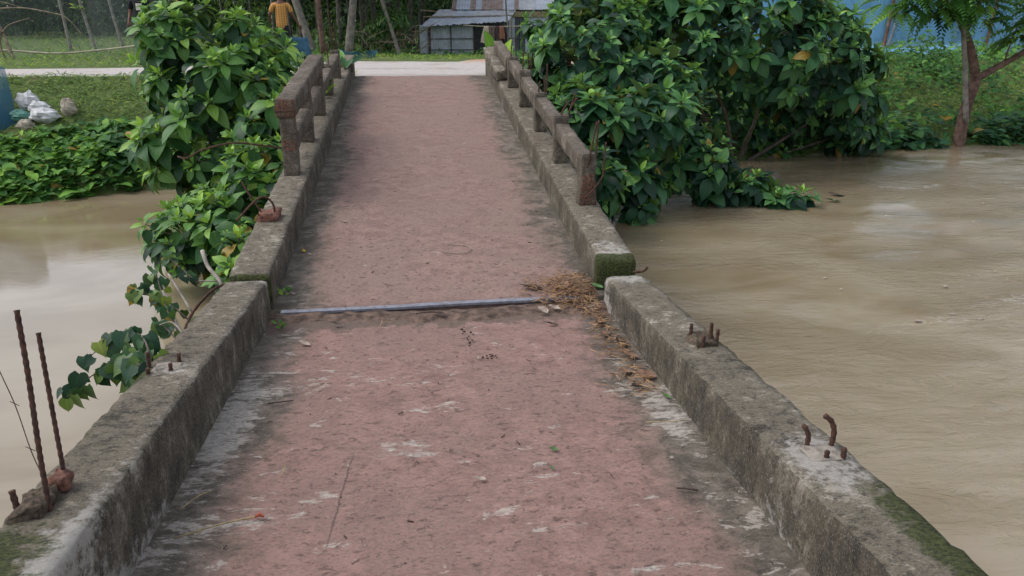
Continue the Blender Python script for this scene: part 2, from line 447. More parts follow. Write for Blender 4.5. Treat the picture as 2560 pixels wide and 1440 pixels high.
class MB:
    def __init__(s):
        s.V = []; s.F = []
    def add(s, V, F):
        k = len(s.V)
        s.V += [tuple(v) for v in V]
        s.F += [tuple(i + k for i in f) for f in F]
        return s
    def tube(s, pts, rad, n=7, cap=True):
        pts = [Vector(p) for p in pts]
        if not isinstance(rad, (list, tuple)):
            rad = [rad] * len(pts)
        V = []; F = []
        d0 = (pts[1] - pts[0]).normalized()
        ref = Vector((0, 0, 1)) if abs(d0.z) < 0.9 else Vector((1, 0, 0))
        u = d0.cross(ref).normalized()
        for i, p in enumerate(pts):
            d = (pts[min(i + 1, len(pts) - 1)] - pts[max(i - 1, 0)]).normalized()
            u = (u - d * u.dot(d)).normalized()
            w = d.cross(u)
            for k in range(n):
                a = 2 * math.pi * k / n
                V.append(p + (u * math.cos(a) + w * math.sin(a)) * rad[i])
        for i in range(len(pts) - 1):
            for k in range(n):
                F.append((i * n + k, i * n + (k + 1) % n, (i + 1) * n + (k + 1) % n, (i + 1) * n + k))
        if cap:
            F.append(tuple(reversed(range(n))))
            F.append(tuple((len(pts) - 1) * n + k for k in range(n)))
        return s.add(V, F)
    def box(s, a, b):
        x0, y0, z0 = a; x1, y1, z1 = b
        V = [(x0, y0, z0), (x1, y0, z0), (x1, y1, z0), (x0, y1, z0), (x0, y0, z1), (x1, y0, z1), (x1, y1, z1), (x0, y1, z1)]
        F = [(3, 2, 1, 0), (4, 5, 6, 7), (0, 1, 5, 4), (1, 2, 6, 5), (2, 3, 7, 6), (3, 0, 4, 7)]
        return s.add(V, F)
    def build(s, name, mat, parent=None, origin=None, smooth=True):
        return obj(name, s.V, s.F, mat, parent, None, smooth, origin)

def smooth_path(pts, k=4):
    """Catmull-Rom through the points"""
    P = [Vector(p) for p in pts]
    P = [P[0] * 2 - P[1]] + P + [P[-1] * 2 - P[-2]]
    out = []
    for i in range(1, len(P) - 2):
        for j in range(k):
            t = j / k
            a, b_, c, d = P[i - 1], P[i], P[i + 1], P[i + 2]
            out.append(0.5 * ((2 * b_) + (c - a) * t + (2 * a - 5 * b_ + 4 * c - d) * t * t + (3 * b_ - a - 3 * c + d) * t ** 3))
    out.append(P[-2])
    return out

def subbox(nx, ny, nz, fn):
    """closed box surface cut into nx*ny*nz cells; fn(u,v,w)->(xyz, wear rgb)"""
    idx = {}; V = []; A = []; F = []
    def vid(i, j, k):
        key = (i, j, k)
        if key not in idx:
            p, a = fn(i / nx, j / ny, k / nz)
            idx[key] = len(V); V.append(p); A.append((a[0], a[1], a[2], 1.0))
        return idx[key]
    for i in range(nx):
        for j in range(ny):
            F.append((vid(i, j, nz), vid(i + 1, j, nz), vid(i + 1, j + 1, nz), vid(i, j + 1, nz)))
            F.append((vid(i, j, 0), vid(i, j + 1, 0), vid(i + 1, j + 1, 0), vid(i + 1, j, 0)))
    for j in range(ny):
        for k in range(nz):
            F.append((vid(nx, j, k), vid(nx, j + 1, k), vid(nx, j + 1, k + 1), vid(nx, j, k + 1)))
            F.append((vid(0, j, k), vid(0, j, k + 1), vid(0, j + 1, k + 1), vid(0, j + 1, k)))
    for i in range(nx):
        for k in range(nz):
            F.append((vid(i, 0, k), vid(i + 1, 0, k), vid(i + 1, 0, k + 1), vid(i, 0, k + 1)))
            F.append((vid(i, ny, k), vid(i, ny, k + 1), vid(i + 1, ny, k + 1), vid(i + 1, ny, k)))
    return V, F, A

def rock(p, amp, fr, seed=0.0):
    q = Vector(p) * fr + Vector((seed, seed * 1.7, -seed))
    v = noise.noise_vector(q) * amp + noise.noise_vector(q * 2.7) * (amp * 0.5)
    return Vector(p) + v

def chip(u, w, seed, y, amp=0.03):
    """how far a top edge is knocked in"""
    n = noise.noise(Vector((u * 3.1 + seed, y * 9.0, w * 2.0 + seed)))
    n2 = noise.noise(Vector((u + seed, y * 31.0, w - seed)))
    return 0.004 + max(0.0, n) * amp * 0.6 + max(0, n2) * amp * 0.6

# value noise for numpy grids
_rs = np.random.RandomState(5)
_T = _rs.rand(256, 256)
def vn(x, y):
    xi = np.floor(x).astype(int); yi = np.floor(y).astype(int)
    fx = x - xi; fy = y - yi
    fx = fx * fx * (3 - 2 * fx); fy = fy * fy * (3 - 2 * fy)
    a = _T[xi % 256, yi % 256]; b_ = _T[(xi + 1) % 256, yi % 256]
    c = _T[xi % 256, (yi + 1) % 256]; d = _T[(xi + 1) % 256, (yi + 1) % 256]
    return (a * (1 - fx) + b_ * fx) * (1 - fy) + (c * (1 - fx) + d * fx) * fy
def fbm(x, y, o=4):
    s = 0; a = 0.5
    for i in range(o):
        s = s + a * (vn(x * 2 ** i + 13.7 * i, y * 2 ** i - 7.1 * i) - 0.5); a *= 0.5
    return s

# ------------------------------------------------------------------ terrain
WATER_Z = -2.45
def ss(a, b_, x):
    t = np.clip((x - a) / (b_ - a), 0, 1)
    return t * t * (3 - 2 * t)
def shore_y(x):
    return np.interp(x, [-60, -12, -6, -4.4, -2.5, 1.5, 3, 6, 9, 13, 60], [9.0, 10.6, 11.2, 12.0, 12.3, 12.3, 12.8, 13.5, 14.3, 14.8, 17.0])
def top_y(x):
    return np.interp(x, [-60, -5, -2.5, -1.2, 1.6, 3, 6, 10, 60], [12.4, 14.0, 13.9, 12.75, 12.75, 14.5, 18, 20, 24])
def top_z(x):
    return np.interp(x, [-60, -5, -1, 2, 8, 60], [-0.92, -0.90, -0.88, -0.90, -1.0, -1.0])
def height(x, y):
    x = np.asarray(x, float); y = np.asarray(y, float)
    s = shore_y(x); t = top_y(x); tz = top_z(x)
    k = np.clip((y - s) / (t - s), 0, 1)
    up = WATER_Z + (tz - WATER_Z) * (k ** 0.85)
    rough = fbm(x * 1.3, y * 1.3, 4) * 0.22 * ss(0.0, 0.15, k) * (1 - ss(0.8, 1.0, k) * 0.85)
    bed = WATER_Z - 1.2 * ss(0, 2.5, s - y) - 0.35 * ss(0, 0.5, s - y)
    z = np.where(y < s, bed, up + rough)
    fall = ss(18.6, 30, y) * np.interp(x, [-30, -6, 0, 8, 40], [0.02, 0.08, 0.42, 0.3, 0.12])
    z = z - np.where(y > 18.6, fall, 0)
    nb = ss(-1.6, -4.5, y) if False else 1 - ss(-4.5, -1.6, y)      # the bank behind the camera
    z = z * (1 - nb) + (-1.45) * nb
    far = ss(40, 110, y) * 0.5
    return z + far

def axis(a, b_, dense0, dense1, fine, coarse):
    out = []; v = a
    while v < b_:
        out.append(v)
        if dense0 <= v <= dense1:
            v += fine
        else:
            d = (dense0 - v) if v < dense0 else (v - dense1)
            v += min(coarse, fine + abs(d) * 0.22) if v > dense1 else min(coarse, max(fine, abs(d) * 0.25))
    out.append(b_)
    return np.array(out)

def grid(xs, ys, zf):
    X, Y = np.meshgrid(xs, ys, indexing='ij')
    Z = zf(X, Y)
    V = np.stack([X, Y, Z], -1).reshape(-1, 3)
    nx, ny = len(xs), len(ys)
    i = np.arange(nx - 1)[:, None]; j = np.arange(ny - 1)[None, :]
    a = (i * ny + j).ravel()
    return V, np.stack([a, a + ny, a + ny + 1, a + 1], -1)

V, F = grid(axis(-160, 160, -12, 24, 0.3, 12), axis(-80, 260, 9, 24, 0.22, 12), height)
tag(obj('ground', V, F, 'ground'), kind='structure')

# river
FOAM_AND_GLINT = [(5.9, 6.05, 0.85, 0.14), (4.2, 5.55, 0.45, 0.08), (7.4, 6.25, 0.5, 0.2), (7.6, 10.85, 0.75, 0.12), (9.8, 10.6, 0.8, 0.1)]  # foam streaks nearby; the farther ones paint a bright highlight into the colour
def water_z(X, Y):
    rough = ss(-2.0, 2.5, X)
    w = fbm(X * 0.9 + Y * 0.3, Y * 2.4 - X * 0.5, 4) * 0.035
    w2 = fbm(X * 3.1, Y * 6.0 - X * 1.5, 3) * 0.020
    return WATER_Z + (w + w2) * (0.05 + 0.95 * rough)
V, F = grid(axis(-160, 160, -9, 18, 0.10, 12), axis(-8, 22, 2, 15, 0.10, 2), water_z)
X, Y = V[:, 0], V[:, 1]
fo = np.zeros(len(V))
for fx, fy, ra, rb in FOAM_AND_GLINT:
    yy = Y - fy - 0.12 * (X - fx)
    fo = np.maximum(fo, np.exp(-((X - fx) / ra) ** 2 - (yy / rb) ** 2))
fo = np.clip(fo * 0.9 * (0.6 + 1.6 * vn(X * 5, Y * 7)), 0, 1)
A = np.stack([fo, 0.03 + 0.97 * ss(-1.5, 2.0, X), fo * 0, fo * 0 + 1], -1)
tag(obj('river_water', V, F, 'water', attrs={'flow': ('FLOAT_COLOR', A)}), kind='structure')

ff = MB()
_rf = random.Random(8)
for i in range(46):
    x = _rf.uniform(2.2, 12); y = _rf.uniform(2.8, 11)
    if i < 20: x = 5.9 + _rf.gauss(0, 0.9); y = 6.05 + _rf.gauss(0, 0.25) + 0.12 * (x - 5.9)
    r_ = _rf.uniform(0.006, 0.022)
    n_ = 7
    V_ = [(x + r_ * _rf.uniform(0.6, 1.5) * math.cos(a * 6.283 / n_) * 1.6, y + r_ * _rf.uniform(0.6, 1.3) * math.sin(a * 6.283 / n_), WATER_Z + 0.012) for a in range(n_)] + [(x, y, WATER_Z + 0.024)]
    ff.add(V_, [(a, (a + 1) % n_, n_) for a in range(n_)])
tag(ff.build('foam_flecks', 'pale_scrap', None, (5, 6, WATER_Z)), 'small pale foam flecks drifting on the brown river right of the bridge', 'foam', kind='stuff')

# road past the far end of the bridge
rx = np.array([-60, -20, -13, -10, -6, -4.5, -3.2, -2.4, -1.8, -1.3, -0.98, -0.5, 0, 0.5, 1.0, 1.3, 1.8, 2.6, 4, 7, 12, 25, 60], float)
ylo = np.interp(rx, [-60, -6, -4.5, -2.4, -1.3, -0.98, 1.15, 1.35, 2.6, 7, 60], [14.1, 14.1, 14.2, 13.9, 12.95, 12.38, 12.38, 13.3, 16.0, 20.3, 27])
yhi = np.interp(rx, [-60, -6, -3.2, -1.3, 1.0, 1.3, 2.6, 7, 60], [16.2, 16.2, 16.9, 18.2, 18.0, 18.9, 19.8, 22.6, 29])
V = []; A = []
KK = 14
for i, x in enumerate(rx):
    for k in range(KK + 1):
        t = k / KK
        y = ylo[i] + (yhi[i] - ylo[i]) * t
        if k in (0, KK) and abs(x) > 1.5:
            y += 0.12 * noise.noise(Vector((x * 1.7, y, 3)))
        z = float(height(x, y)) + 0.022
        if abs(x) < 1.2 and y < 13.2:
            z = max(z, -0.862 + 0.008 * noise.noise(Vector((x * 4, y * 4, 0))))
        if k in (0, KK): z -= 0.05 if not (k == 0 and abs(x) < 1.2) else 0
        V.append((x, y, z))
        orange = float(ss(0.6, 1.4, x)) * float(ss(17.2, 18.0, y))
        grime = 0.8 * float(np.exp(-((y - 12.9) / 0.35) ** 2)) if abs(x) < 1.6 else 0.25 * (k in (0, 1))
        A.append((grime, 0, orange, 1))
F = [(i * (KK + 1) + k, (i + 1) * (KK + 1) + k, (i + 1) * (KK + 1) + k + 1, i * (KK + 1) + k + 1) for i in range(len(rx) - 1) for k in range(KK)]
tag(obj('road', V, F, 'road', attrs={'wear': ('FLOAT_COLOR', A)}), kind='structure')

# ------------------------------------------------------------------ bridge
def zn(y): return -1.5 - 0.0477 * y                 # near deck falls away from the camera
def zf(y): return -2.18 + 0.1097 * y                # far deck climbs to the road
XL, XLo, XR, XRo = -0.92, -1.165, 1.13, 1.385
JOINT = 4.50

def blob(x, y, cx, cy, rx_, ry_):
    return max(0.0, 1 - ((x - cx) / rx_) ** 2 - ((y - cy) / ry_) ** 2)

near = empty('bridge_span', (0, 0.0, zn(0)))
tag(near, 'near half of the concrete footbridge, with broken stumps of railing posts on both kerbs', 'bridge')
far = empty('bridge_span', (0, 12.4, zf(12.4)))
tag(far, 'far half of the concrete footbridge, rising to the road with broken railings', 'bridge')

def deck(parent, mat, y0, y1, zfun, ny, wearf, end_drop=None):
    def fn(u, v, w):
        x = XL - 0.05 + (XR - XL + 0.10) * u
        y = y0 + (y1 - y0) * v
        z = zfun(y) - 0.22 * (1 - w)
        if w == 1:
            z += 0.007 * noise.noise(Vector((x * 2.3, y * 2.3, 1.0))) + 0.003 * noise.noise(Vector((x * 11, y * 11, 2.0)))
            if end_drop: z += end_drop(x, y)
        return (x, y, z), wearf(x, y)
    V, F, A = subbox(40, ny, 2, fn)
    return obj('deck', V, F, mat, parent, {'wear': ('FLOAT_COLOR', A)}, True)

def near_wear(x, y):
    soil = float(ss(3.9, 4.4, y)) * 0.75
    white = 0.9 * blob(x, y, -0.86, 3.0, 0.16, 0.75) + 0.7 * blob(x, y, -0.80, 1.7, 0.14, 0.35)
    white += 0.9 * blob(x, y, -0.12, 2.72, 0.22, 0.045) + 0.8 * blob(x, y, -0.05, 2.62, 0.30, 0.03)
    white += 0.8 * blob(x, y, 1.05, 2.9, 0.12, 0.5) + 0.7 * blob(x, y, 0.42, 2.12, 0.16, 0.03) + 0.6 * blob(x, y, 0.62, 1.83, 0.35, 0.03)
    white += 0.7 * blob(x, y, -0.65, 2.25, 0.22, 0.06) + 0.5 * blob(x, y, -0.6, 3.35, 0.3, 0.1)
    return (min(1, soil), min(1, white), 0)
deck(near, 'deck_near', -2.5, 4.46, zn, 130, near_wear)
deck(far, 'deck_far', JOINT, 12.38, zf, 120, lambda x, y: (0.5 * float(ss(4.7, 4.5, y)) if False else 0.0, 0.0, 0.0))

def kerb(parent, name, xi, xo, y0, y1, zfun, hfun, seed, wearf, cell=0.04, mat='concrete', below=0.30):
    ny = max(4, int((y1 - y0) / cell))
    def fn(u, v, w):
        y = y0 + (y1 - y0) * v
        side = 1 if xo > xi else -1
        wid = abs(xo - xi)
        bot = zfun(y) - below; top = zfun(y) + hfun(y)
        # more rows near the top
        z = bot + (top - bot) * (1 - (1 - w) ** 1.4)
        x = xi + (xo - xi) * u
        p = Vector((x, y, z))
        if w > 0.999:
            if u < 0.001: c = chip(0, 1, seed, y); p.x += side * c * 0.8; p.z -= c * 0.7
            if u > 0.999: c = chip(1, 1, seed + 4, y, 0.02); p.x -= side * c; p.z -= c * 0.7
            if v < 0.001: p.y += 0.012; p.z -= 0.012
        p = rock(p, 0.0045, 4.5, seed)
        p = rock(p, 0.004, 21, seed)
        return tuple(p), wearf(x, y, z - zfun(y), u, v, w)
    V, F, A = subbox(7, ny, 7, fn)
    return obj(name, V, F, mat, parent, {'wear': ('FLOAT_COLOR', A)}, True)

def nzz(x, y, z, s): return noise.noise(Vector((x * s, y * s, z * s)))

def wear_nl(x, y, z, u, v, w):
    moss = 0.9 * max(0, u - 0.45) * 1.6 * (0.5 + nzz(x, y, z, 3)) + 0.7 * blob(x, y, -1.08, 1.55, 0.2, 0.5)
    white = (0.9 * blob(x, y, -1.0, 1.6, 0.4, 0.45) * (1 - u)) + 0.75 * blob(x, y, -1.05, 3.02, 0.12, 0.12) + (0.7 if (w < 0.55 and u < 0.01 and y < 2.4) else 0)
    white += 0.55 * blob(x, y, -1.08, 4.45, 0.3, 0.12)
    if u < 0.2 and w > 0.93: white += 0.35
    return (min(1, max(0, moss)), min(1, white), 0)
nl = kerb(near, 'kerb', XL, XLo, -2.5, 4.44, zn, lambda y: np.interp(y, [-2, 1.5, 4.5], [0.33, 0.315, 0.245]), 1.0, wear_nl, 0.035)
def wear_nr(x, y, z, u, v, w):
    moss = 0.95 * max(0, u - 0.35) * 1.6 * (0.35 + nzz(x, y, z, 2.4)) + 0.5 * blob(x, y, 1.33, 1.55, 0.12, 0.35)
    white = 0.9 * blob(x, y, 1.27, 2.0, 0.18, 0.28) + 0.8 * blob(x, y, 1.25, 4.35, 0.3, 0.18) + (0.35 if z < -0.02 or (z < 0.06 and u < 0.01) else 0)
    return (min(1, max(0, moss)), min(1, white), 0)
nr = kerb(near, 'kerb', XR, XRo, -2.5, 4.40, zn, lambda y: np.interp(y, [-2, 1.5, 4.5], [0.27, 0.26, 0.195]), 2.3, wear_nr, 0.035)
def wear_fl(x, y, z, u, v, w):
    moss = 0.8 * (v < 0.002) * (z > 0.05) + 0.55 * max(0, nzz(x, y, z, 2.0)) * (u > 0.4) + 0.4 * blob(x, y, -1.12, 5.45, 0.15, 0.3)
    white = 0.25 * max(0, nzz(x, y, z, 2.5)) + 0.4 * max(0, nzz(x, y, z, 1.1) - 0.1) * (u < 0.01)
    return (min(1, moss), min(1, white), 0)
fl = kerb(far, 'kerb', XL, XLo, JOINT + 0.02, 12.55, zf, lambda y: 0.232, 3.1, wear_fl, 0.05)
def wear_fr(x, y, z, u, v, w):
    moss = 1.0 * (v < 0.012) * (z > -0.2) + 0.5 * max(0, nzz(x, y, z, 2.0)) * (u > 0.5) + 0.35 * max(0, nzz(x, y, z, 3)) * (u < 0.01)
    white = 0.8 * blob(x, y, 1.26, 4.75, 0.2, 0.22) * (w > 0.9) + 0.3 * max(0, nzz(x, y, z, 2.5))
    red = 0.5 * blob(x, y, 1.2, 7.6, 0.12, 0.5)
    return (min(1, moss), min(1, white), min(1, red))
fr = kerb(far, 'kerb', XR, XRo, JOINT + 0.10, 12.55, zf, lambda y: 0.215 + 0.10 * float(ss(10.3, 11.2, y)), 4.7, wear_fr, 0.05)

def block(parent, name, c, size, seed, wearf=None, amp=0.012, fr_=7, n=(6, 6, 10), mat='rail_concrete', shear=0.0, slope=0.0):
    cx, cy, cz = c; sx, sy, sz = size
    def fn(u, v, w):
        p = Vector((cx + (u - 0.5) * sx, cy + (v - 0.5) * sy, cz + w * sz + slope * (v - 0.5) * sy))
        ed = (u in (0, 1)) + (v in (0, 1)) + (w in (0, 1))
        if ed >= 2:
            q = chip(u, w, seed, p.y + p.z, 0.016)
            p += (Vector((cx, cy, cz + sz / 2)) - p).normalized() * q
        p = rock(p, amp, fr_, seed)
        return tuple(p), (wearf(u, v, w) if wearf else (0, 0, 0))
    V, F, A = subbox(*n, fn)
    return obj(name, V, F, mat, parent, {'wear': ('FLOAT_COLOR', A)}, True)

def rebar(parent, pts, r=0.008, k=5, ribs=True, mat='rust', name='rebar'):
    P = smooth_path(pts, k)
    L = sum((P[i + 1] - P[i]).length for i in range(len(P) - 1))
    n = max(6, int(L / 0.012)) if ribs else len(P)
    n = min(n, 70)
    # resample evenly
    acc = [0.0]
    for i in range(len(P) - 1): acc.append(acc[-1] + (P[i + 1] - P[i]).length)
    Q = []; rr = []
    for i in range(n + 1):
        s_ = L * i / n
        j = max(0, min(len(P) - 2, int(np.searchsorted(acc, s_)) - 1))
        t = (s_ - acc[j]) / max(1e-6, acc[j + 1] - acc[j])
        Q.append(P[j].lerp(P[j + 1], t)); rr.append(r * (1.14 if i % 2 else 0.9))
    mb = MB().tube(Q, rr, 7)
    return mb.build(name, mat, parent)

# left railing of the far span: five posts, lower rail over four bays, upper rail over two
def kz(y): return zf(y) + 0.22
PX = -1.055
posts_l = [6.57, 7.65, 8.76, 9.84, 10.96]
rail_l = empty('railing', (0, 0, 0)); rail_l.parent = far
rail_l.location = Vector((PX, 8.7, kz(8.7))) - far.location
for i, y in enumerate(posts_l):
    h = 0.62 if i < 3 else 0.40
    wf = (lambda u, v, w: (0, 0, 0.62 * (v < 0.02) * (0.30 < w < 0.52))) if i == 0 else None
    p = block(rail_l, 'post', (PX, y, kz(y) - 0.02), (0.125, 0.125, h), 10 + i, wf, 0.008)
def rail(parent, x, y0, y1, off, hgt, wid, seed, endred):
    def fn(u, v, w):
        y = y0 + (y1 - y0) * v
        p = Vector((x + (u - 0.5) * wid, y, kz(y) + off + (w - 1) * hgt))
        if (u in (0, 1)) and w in (0, 1):
            q = chip(u, w, seed, y, 0.016)
            p.x += q * (1 if u == 0 else -1); p.z += q * (1 if w == 0 else -1)
        if v in (0, 1):
            p.y += 0.05 * noise.noise(Vector((u * 5, w * 5, seed)))
        p = rock(p, 0.008, 6, seed)
        return tuple(p), (0, 0.35 * max(0, nzz(*p, 3)), endred if v < 0.012 else 0)
    V, F, A = subbox(5, int((y1 - y0) / 0.06), 5, fn)
    return obj('rail', V, F, 'rail_concrete', parent, {'wear': ('FLOAT_COLOR', A)}, True)
rail(rail_l, PX, 6.50, 8.80, 0.64, 0.15, 0.16, 21, 0.62)
rail(rail_l, PX + 0.005, 6.55, 11.02, 0.335, 0.13, 0.115, 22, 0.3)
rebar(rail_l, [(PX - 0.09, 6.49, kz(6.5) + 0.545), (PX, 6.475, kz(6.5) + 0.548), (PX + 0.08, 6.49, kz(6.5) + 0.55)], 0.006)
for dx, dy, h in ((-0.03, 0.0, 0.55), (0.03, 0.03, 0.38), (0.0, -0.04, 0.34)):
    rebar(rail_l, [(PX + dx, 10.96 + dy, kz(10.96) + 0.33), (PX + dx - 0.01, 10.96 + dy, kz(10.96) + 0.33 + h * 0.6), (PX + dx - 0.02, 10.96 + dy, kz(10.96) + 0.33 + h)], 0.007, ribs=False)
rebar(rail_l, [(PX + 0.02, 9.84, kz(9.84) + 0.30), (PX + 0.025, 9.84, kz(9.84) + 0.62)], 0.007, ribs=False)
# bar bent out of the first post towards the river
rebar(rail_l, [(PX - 0.05, 6.52, kz(6.52) + 0.24), (PX - 0.22, 6.45, kz(6.52) + 0.28), (PX - 0.42, 6.40, kz(6.52) + 0.31), (PX - 0.66, 6.38, kz(6.52) + 0.26), (PX - 0.78, 6.36, kz(6.52) + 0.20), (PX - 0.86, 6.4, kz(6.52) + 0.21)], 0.0075, ribs=False)

# right railing: five posts, single low rail, bars standing from the broken post tops
QX = 1.285
posts_r = [5.68, 6.82, 7.97, 9.12, 10.28]
rail_r = empty('railing', (0, 0, 0)); rail_r.parent = far
rail_r.location = Vector((QX, 8.0, kz(8.0))) - far.location
for i, y in enumerate(posts_r):
    wf = (lambda u, v, w: (0, 0, 0.62 * (v < 0.02) * (w < 0.62))) if i == 0 else (lambda u, v, w: (0, 0, 0.28 * (w > 0.92)))
    block(rail_r, 'post', (QX, y, kz(y) - 0.02), (0.13, 0.13, 0.40 + 0.04 * (i % 2)), 30 + i, wf, 0.014 if i else 0.02)
rail(rail_r, QX + 0.005, 5.72, 10.35, 0.345, 0.14, 0.125, 41, 0.3)
rail(rail_r, QX + 0.0, 10.5, 12.1, 0.335, 0.16, 0.13, 43, 0.3)
rr = random.Random(3)
for i, y in enumerate(posts_r):
    if i == 0:
        zt = kz(y)
        for pts in ([(QX - 0.02, y - 0.08, zt + 0.28), (QX + 0.01, y - 0.07, zt + 0.42), (QX + 0.05, y - 0.05, zt + 0.62)],
                    [(QX + 0.05, y - 0.06, zt + 0.28), (QX + 0.055, y - 0.05, zt + 0.45), (QX + 0.07, y - 0.03, zt + 0.63)],
                    [(QX - 0.03, y - 0.085, zt + 0.05), (QX + 0.04, y - 0.10, zt + 0.13), (QX + 0.10, y - 0.09, zt + 0.22), (QX + 0.115, y - 0.06, zt + 0.34), (QX + 0.13, y - 0.04, zt + 0.47)]):
            rebar(rail_r, pts, 0.007)
    else:
        for k in range(3 if i < 4 else 2):
            bx = QX + (-0.03, 0.045, 0.07)[k]; by = y + (-0.03, 0.0, 0.04)[k]
            h = rr.uniform(0.14, 0.30); lx = (0.09 if i == 1 else 0.0) + rr.uniform(-0.02, 0.03)
            rebar(rail_r, [(bx, by, kz(by) + 0.33), (bx + lx * 0.4, by, kz(by) + 0.36 + h * 0.5), (bx + lx, by, kz(by) + 0.36 + h)], 0.0075, ribs=False)

# mortar lumps at the far right kerb end, and the rounded left end
block(fr, 'mortar_ridge', (1.225, 11.65, zf(11.65) + 0.26), (0.25, 2.1, 0.12), 51, lambda u, v, w: (0.3 * (u > 0.7), 0.35 * w, 0), 0.035, 4.2, (7, 44, 5), 'concrete', slope=0.11)
block(fl, 'mortar_lump', (-1.03, 12.2, zf(12.2) + 0.18), (0.25, 0.8, 0.11), 58, lambda u, v, w: (0, 0.3 * w, 0), 0.035, 3.5, (6, 8, 5), 'concrete', slope=0.11)

# broken stumps on the kerbs
def stump(parent, c, size, seed, mat, n=(6, 6, 4)):
    return block(parent, 'broken_stump', c, size, seed, None, 0.022 if size[2] > 0.02 else 0.004, 14 if size[2] > 0.02 else 24, n, mat)
s1 = stump(fl, (-1.075, 5.50, kz(5.5) - 0.02), (0.15, 0.16, 0.085), 61, 'brick_rubble')
rebar(s1, [(-1.03, 5.47, kz(5.47) + 0.03), (-1.035, 5.46, kz(5.47) + 0.13), (-1.09, 5.44, kz(5.47) + 0.185), (-1.16, 5.40, kz(5.47) + 0.15), (-1.27, 5.35, kz(5.47) + 0.04)], 0.0075)
rebar(s1, [(-1.11, 5.50, kz(5.5) + 0.02), (-1.15, 5.50, kz(5.5) + 0.10), (-1.21, 5.52, kz(5.5) + 0.20), (-1.25, 5.55, kz(5.5) + 0.27)], 0.007)
def hN(x, y): return zn(y) + (0.29 if x < 0 else 0.235)
s2 = stump(nl, (-1.10, 1.955, zn(1.93) + 0.29), (0.085, 0.13, 0.045), 62, 'dark_rubble', (12, 14, 8))
s2b = stump(nl, (-1.075, 2.05, zn(2.05) + 0.30), (0.045, 0.05, 0.05), 68, 'brick_rubble', (8, 8, 6))
Z0 = zn(2.0) + 0.31
rebar(s2, [(-1.055, 1.93, Z0 - 0.03), (-1.068, 1.97, Z0 + 0.15), (-1.082, 2.03, Z0 + 0.37), (-1.094, 2.07, Z0 + 0.545)], 0.0072)
rebar(s2, [(-1.065, 2.06, Z0 - 0.02), (-1.078, 2.10, Z0 + 0.18), (-1.093, 2.15, Z0 + 0.445)], 0.0066)
rebar(s2, [(-1.135, 1.93, Z0 - 0.02), (-1.145, 1.94, Z0 + 0.065)], 0.0085)
# barbed wire strand on the long bar
wire = [(-1.10, 2.02, Z0 + 0.05), (-1.16, 2.10, Z0 + 0.10), (-1.24, 2.22, Z0 + 0.19), (-1.33, 2.33, Z0 + 0.30), (-1.40, 2.42, Z0 + 0.42)]
wmb = MB().tube(smooth_path(wire, 5), 0.0016, 5)
for p in wire[1:]:
    p = Vector(p)
    wmb.tube([p + Vector((-0.012, 0, 0.01)), p + Vector((0.012, 0, -0.006))], 0.0013, 4)
wmb.build('wire', 'rust', s2)
s3 = stump(nl, (-1.075, 3.04, zn(3.04) + 0.268), (0.11, 0.09, 0.012), 63, 'mortar', (8, 8, 3))
for x, y, h in ((-1.15, 3.05, 0.07), (-1.13, 2.97, 0.03), (-1.045, 3.10, 0.04), (-1.05, 3.0, 0.035)):
    rebar(s3, [(x, y, zn(y) + 0.25), (x + 0.004, y, zn(y) + 0.275 + h)], 0.0085)
s4 = stump(nr, (1.285, 3.13, zn(3.13) + 0.215), (0.115, 0.12, 0.042), 64, 'dark_rubble')
for x, y, h, lx in ((1.24, 3.17, 0.075, 0), (1.33, 3.14, 0.085, -0.005), (1.265, 3.07, 0.05, 0.0), (1.335, 3.09, 0.07, 0.004)):
    rebar(s4, [(x, y, zn(y) + 0.22), (x + lx, y, zn(y) + 0.235 + h)], 0.0085)
s5 = stump(nr, (1.285, 2.04, zn(2.04) + 0.250), (0.12, 0.10, 0.004), 65, 'mortar', (8, 8, 3))
y0 = 2.06; zz = zn(2.04) + 0.255
rebar(s5, [(1.255, 2.09, zz - 0.02), (1.257, 2.09, zz + 0.03), (1.248, 2.095, zz + 0.055), (1.238, 2.10, zz + 0.07)], 0.0085)
rebar(s5, [(1.335, 2.08, zz - 0.02), (1.34, 2.08, zz + 0.045), (1.328, 2.085, zz + 0.085), (1.305, 2.09, zz + 0.105)], 0.009)
rebar(s5, [(1.282, 2.01, zz - 0.02), (1.282, 2.01, zz + 0.022)], 0.0085)
rebar(s5, [(1.335, 2.00, zz - 0.02), (1.333, 2.0, zz + 0.035)], 0.009)
# bars poking out at the joint
rebar(nr, [(1.33, 4.47, zn(4.4) + 0.195), (1.38, 4.46, zn(4.4) + 0.20), (1.40, 4.45, zn(4.4) + 0.21), (1.415, 4.44, zn(4.4) + 0.235)], 0.0085)
rebar(nl, [(-1.15, 4.47, zn(4.4) + 0.22), (-1.22, 4.42, zn(4.4) + 0.215), (-1.30, 4.25, zn(4.4) + 0.15), (-1.33, 4.1, zn(4.4) + 0.07), (-1.33, 3.9, zn(4.4) - 0.03), (-1.28, 3.6, zn(4.4) - 0.12)], 0.0085, ribs=False)

# steel strip on the joint
stp = MB()
stx = np.linspace(-0.87, 1.02, 24)
VV = []
for x in stx:
    yb = 4.46 + 0.012 * (x + 0.8) ; zb = zf(4.5) + 0.002 + 0.004 * math.sin(x * 3)
    wv_ = 0.002 * math.sin(x * 9)
    for dy, dz in ((0, -0.012), (0, 0.003), (0.045, 0.005), (0.045, -0.012)):
        VV.append((x, yb + dy + wv_, zb + dz))
FF = [(i * 4 + a, (i + 1) * 4 + a, (i + 1) * 4 + (a + 1) % 4, i * 4 + (a + 1) % 4) for i in range(23) for a in range(4)]
FF += [(3, 2, 1, 0), (92, 93, 94, 95)]
obj('joint_strip', VV, FF, 'steel', far, None, False)
